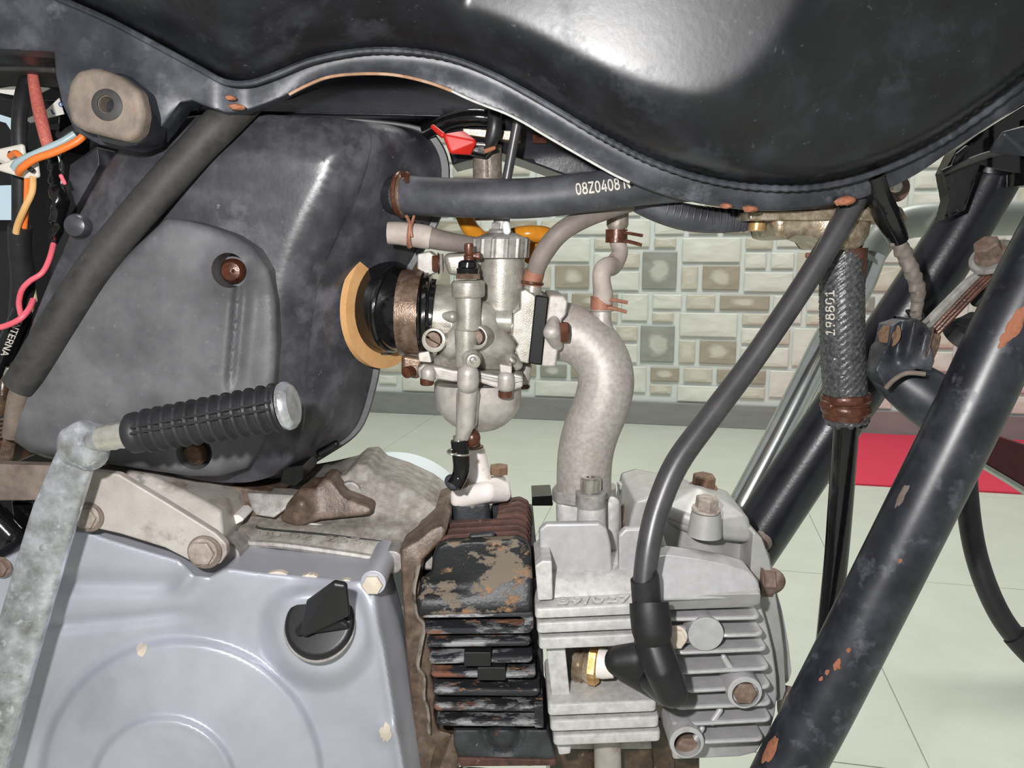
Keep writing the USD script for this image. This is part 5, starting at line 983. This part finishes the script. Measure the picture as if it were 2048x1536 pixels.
one('orange_wire', pt([(170, 268, .0), (152, 284, -.002), (110, 304, -.004), (70, 318, -.005), (44, 336, -.004), (38, 346, .0)], 7.5, 12), 'orange_wire', 'orange wire curving right out of the white connector below the rubber grommet', 'wire')
one('blue_wire', pt([(150, 268, .002), (124, 284, .0), (80, 304, -.002), (40, 322, -.002), (28, 336, .0)], 7.5, 12), 'blue_wire', 'pale blue grey wire running just above the curving orange wire', 'wire')
one('orange_loop', pt([(20, 312, .004), (32, 306, .0), (42, 316, -.001), (44, 326, .0)], 6, 10), 'orange_wire', 'tiny orange wire loop entering the upper white connector block', 'wire')
one('wire_sleeve', pt([(124, 284, .002), (144, 268, .004), (172, 258, .01), (196, 262, .02)], [12, 15, 16, 15], 14), 'black_rubber', 'black sleeve around the orange and blue wires under the rubber grommet', 'sleeve')
one('orange_tail', pt([(54, 356, .01), (53, 400, .012), (49, 450, .015), (47, 470, .016)], 5.5, 10), 'orange_wire', 'straight orange wire dropping from the white connector into the black sleeve', 'wire')
one('tan_wire', pt([(66, 354, .008), (64, 384, .006), (50, 415, .006), (36, 448, .01), (32, 466, .012)], 6.5, 10), 'tan_wire', 'tan wire crossing the straight orange wire below the white connector', 'wire')
one('loom_sleeve', pt([(40, 452, .016), (40, 500, .02), (46, 560, .026), (40, 640, .03), (28, 720, .03)], [22, 21, 22, 21, 18], 16), 'black_rubber', 'loose black sleeve holding the lower ends of the tan and orange wires', 'sleeve')
t = Thing('taped_joint', 'shiny black taped cable joint hanging right of the white connector', 'cable')
q = pt([(108, 270, .03), (110, 330, .02), (112, 365, .014), (116, 385, .012), (118, 410, .012), (114, 440, .014), (114, 462, .016), (110, 486, .02)], [14, 14, 12, 18, 18, 14, 11, 5], 18, 10); q.vertices += ((meshkit.noise(q.vertices * 260) - .5) * .002)[:, None]
t.add('tape', q, 'gloss_black', smooth=25); t.add('wire_end', hull([(122, 352, .008, 4), (129, 366, .008, 4)]), 'red_wire')
t.done()
one('red_wire', pt([(108, 484, .02), (98, 520, .012), (84, 546, .008), (60, 562, .006), (44, 580, .006), (38, 606, .008), (42, 630, .01)], 5.5, 12), 'red_wire', 'pinkish red wire bending down from the taped joint', 'wire', 'red wires at the left edge')
one('red_wire', pt([(-20, 658, .0), (10, 652, .0), (40, 638, .0), (58, 618, .004), (66, 600, .01)], 6, 12), 'red_wire', 'pinkish red wire curving in from the left edge under the other red wire', 'wire', 'red wires at the left edge')
one('cream_plug', hull([(60, 574, .03, 10), (64, 600, .03, 10), (50, 612, .03, 8), (52, 640, .03, 6)]), 'cream_plastic', 'cream plastic plug behind the red wires', 'connector')
t = Thing('lettered_cable', 'black cable with white capital letters at the left edge below the red wires', 'cable')
LC = sm([W(*p) for p in [(44, 622, .016), (30, 652, .014), (12, 694, .012), (-4, 736, .012), (-20, 780, .012)]], 12); lr = 17 * K(690, .013)
t.add('sheath', tube(LC, lr, 20), 'gloss_black', smooth=60); t.add('lettering', text_on_tube('INTERNA', LC, lr, 12 * K(690, .01), .1, .15, rot=False), 'ink_white')
t.done()
t = Thing('cable_ends', 'brown metal cable ends and spring crowded at the left edge above the rusty bar', 'cable end')
t.add('clip', hull([(-6, 736, .012, 5), (16, 738, .012, 5), (10, 748, .012, 5)]), 'bright_screw'); t.add('ferrule', pt([(8, 752, .014), (4, 790, .012), (2, 830, .012)], 13, 14), 'oily_grime'); t.add('brown_stop', pp(rp([(-10, 880), (22, 884), (24, 930), (-10, 930)], 3), .0, .02, .001), 'rust_brown')
for k in range(9): t.add('coil', torus_arc(W(14 - k * 1.6, 836 + k * 9, .004), (-.2, 0, 1), .0030, .0006, 0, 6.283, k=14, n=6), 'band_rust')
t.done()
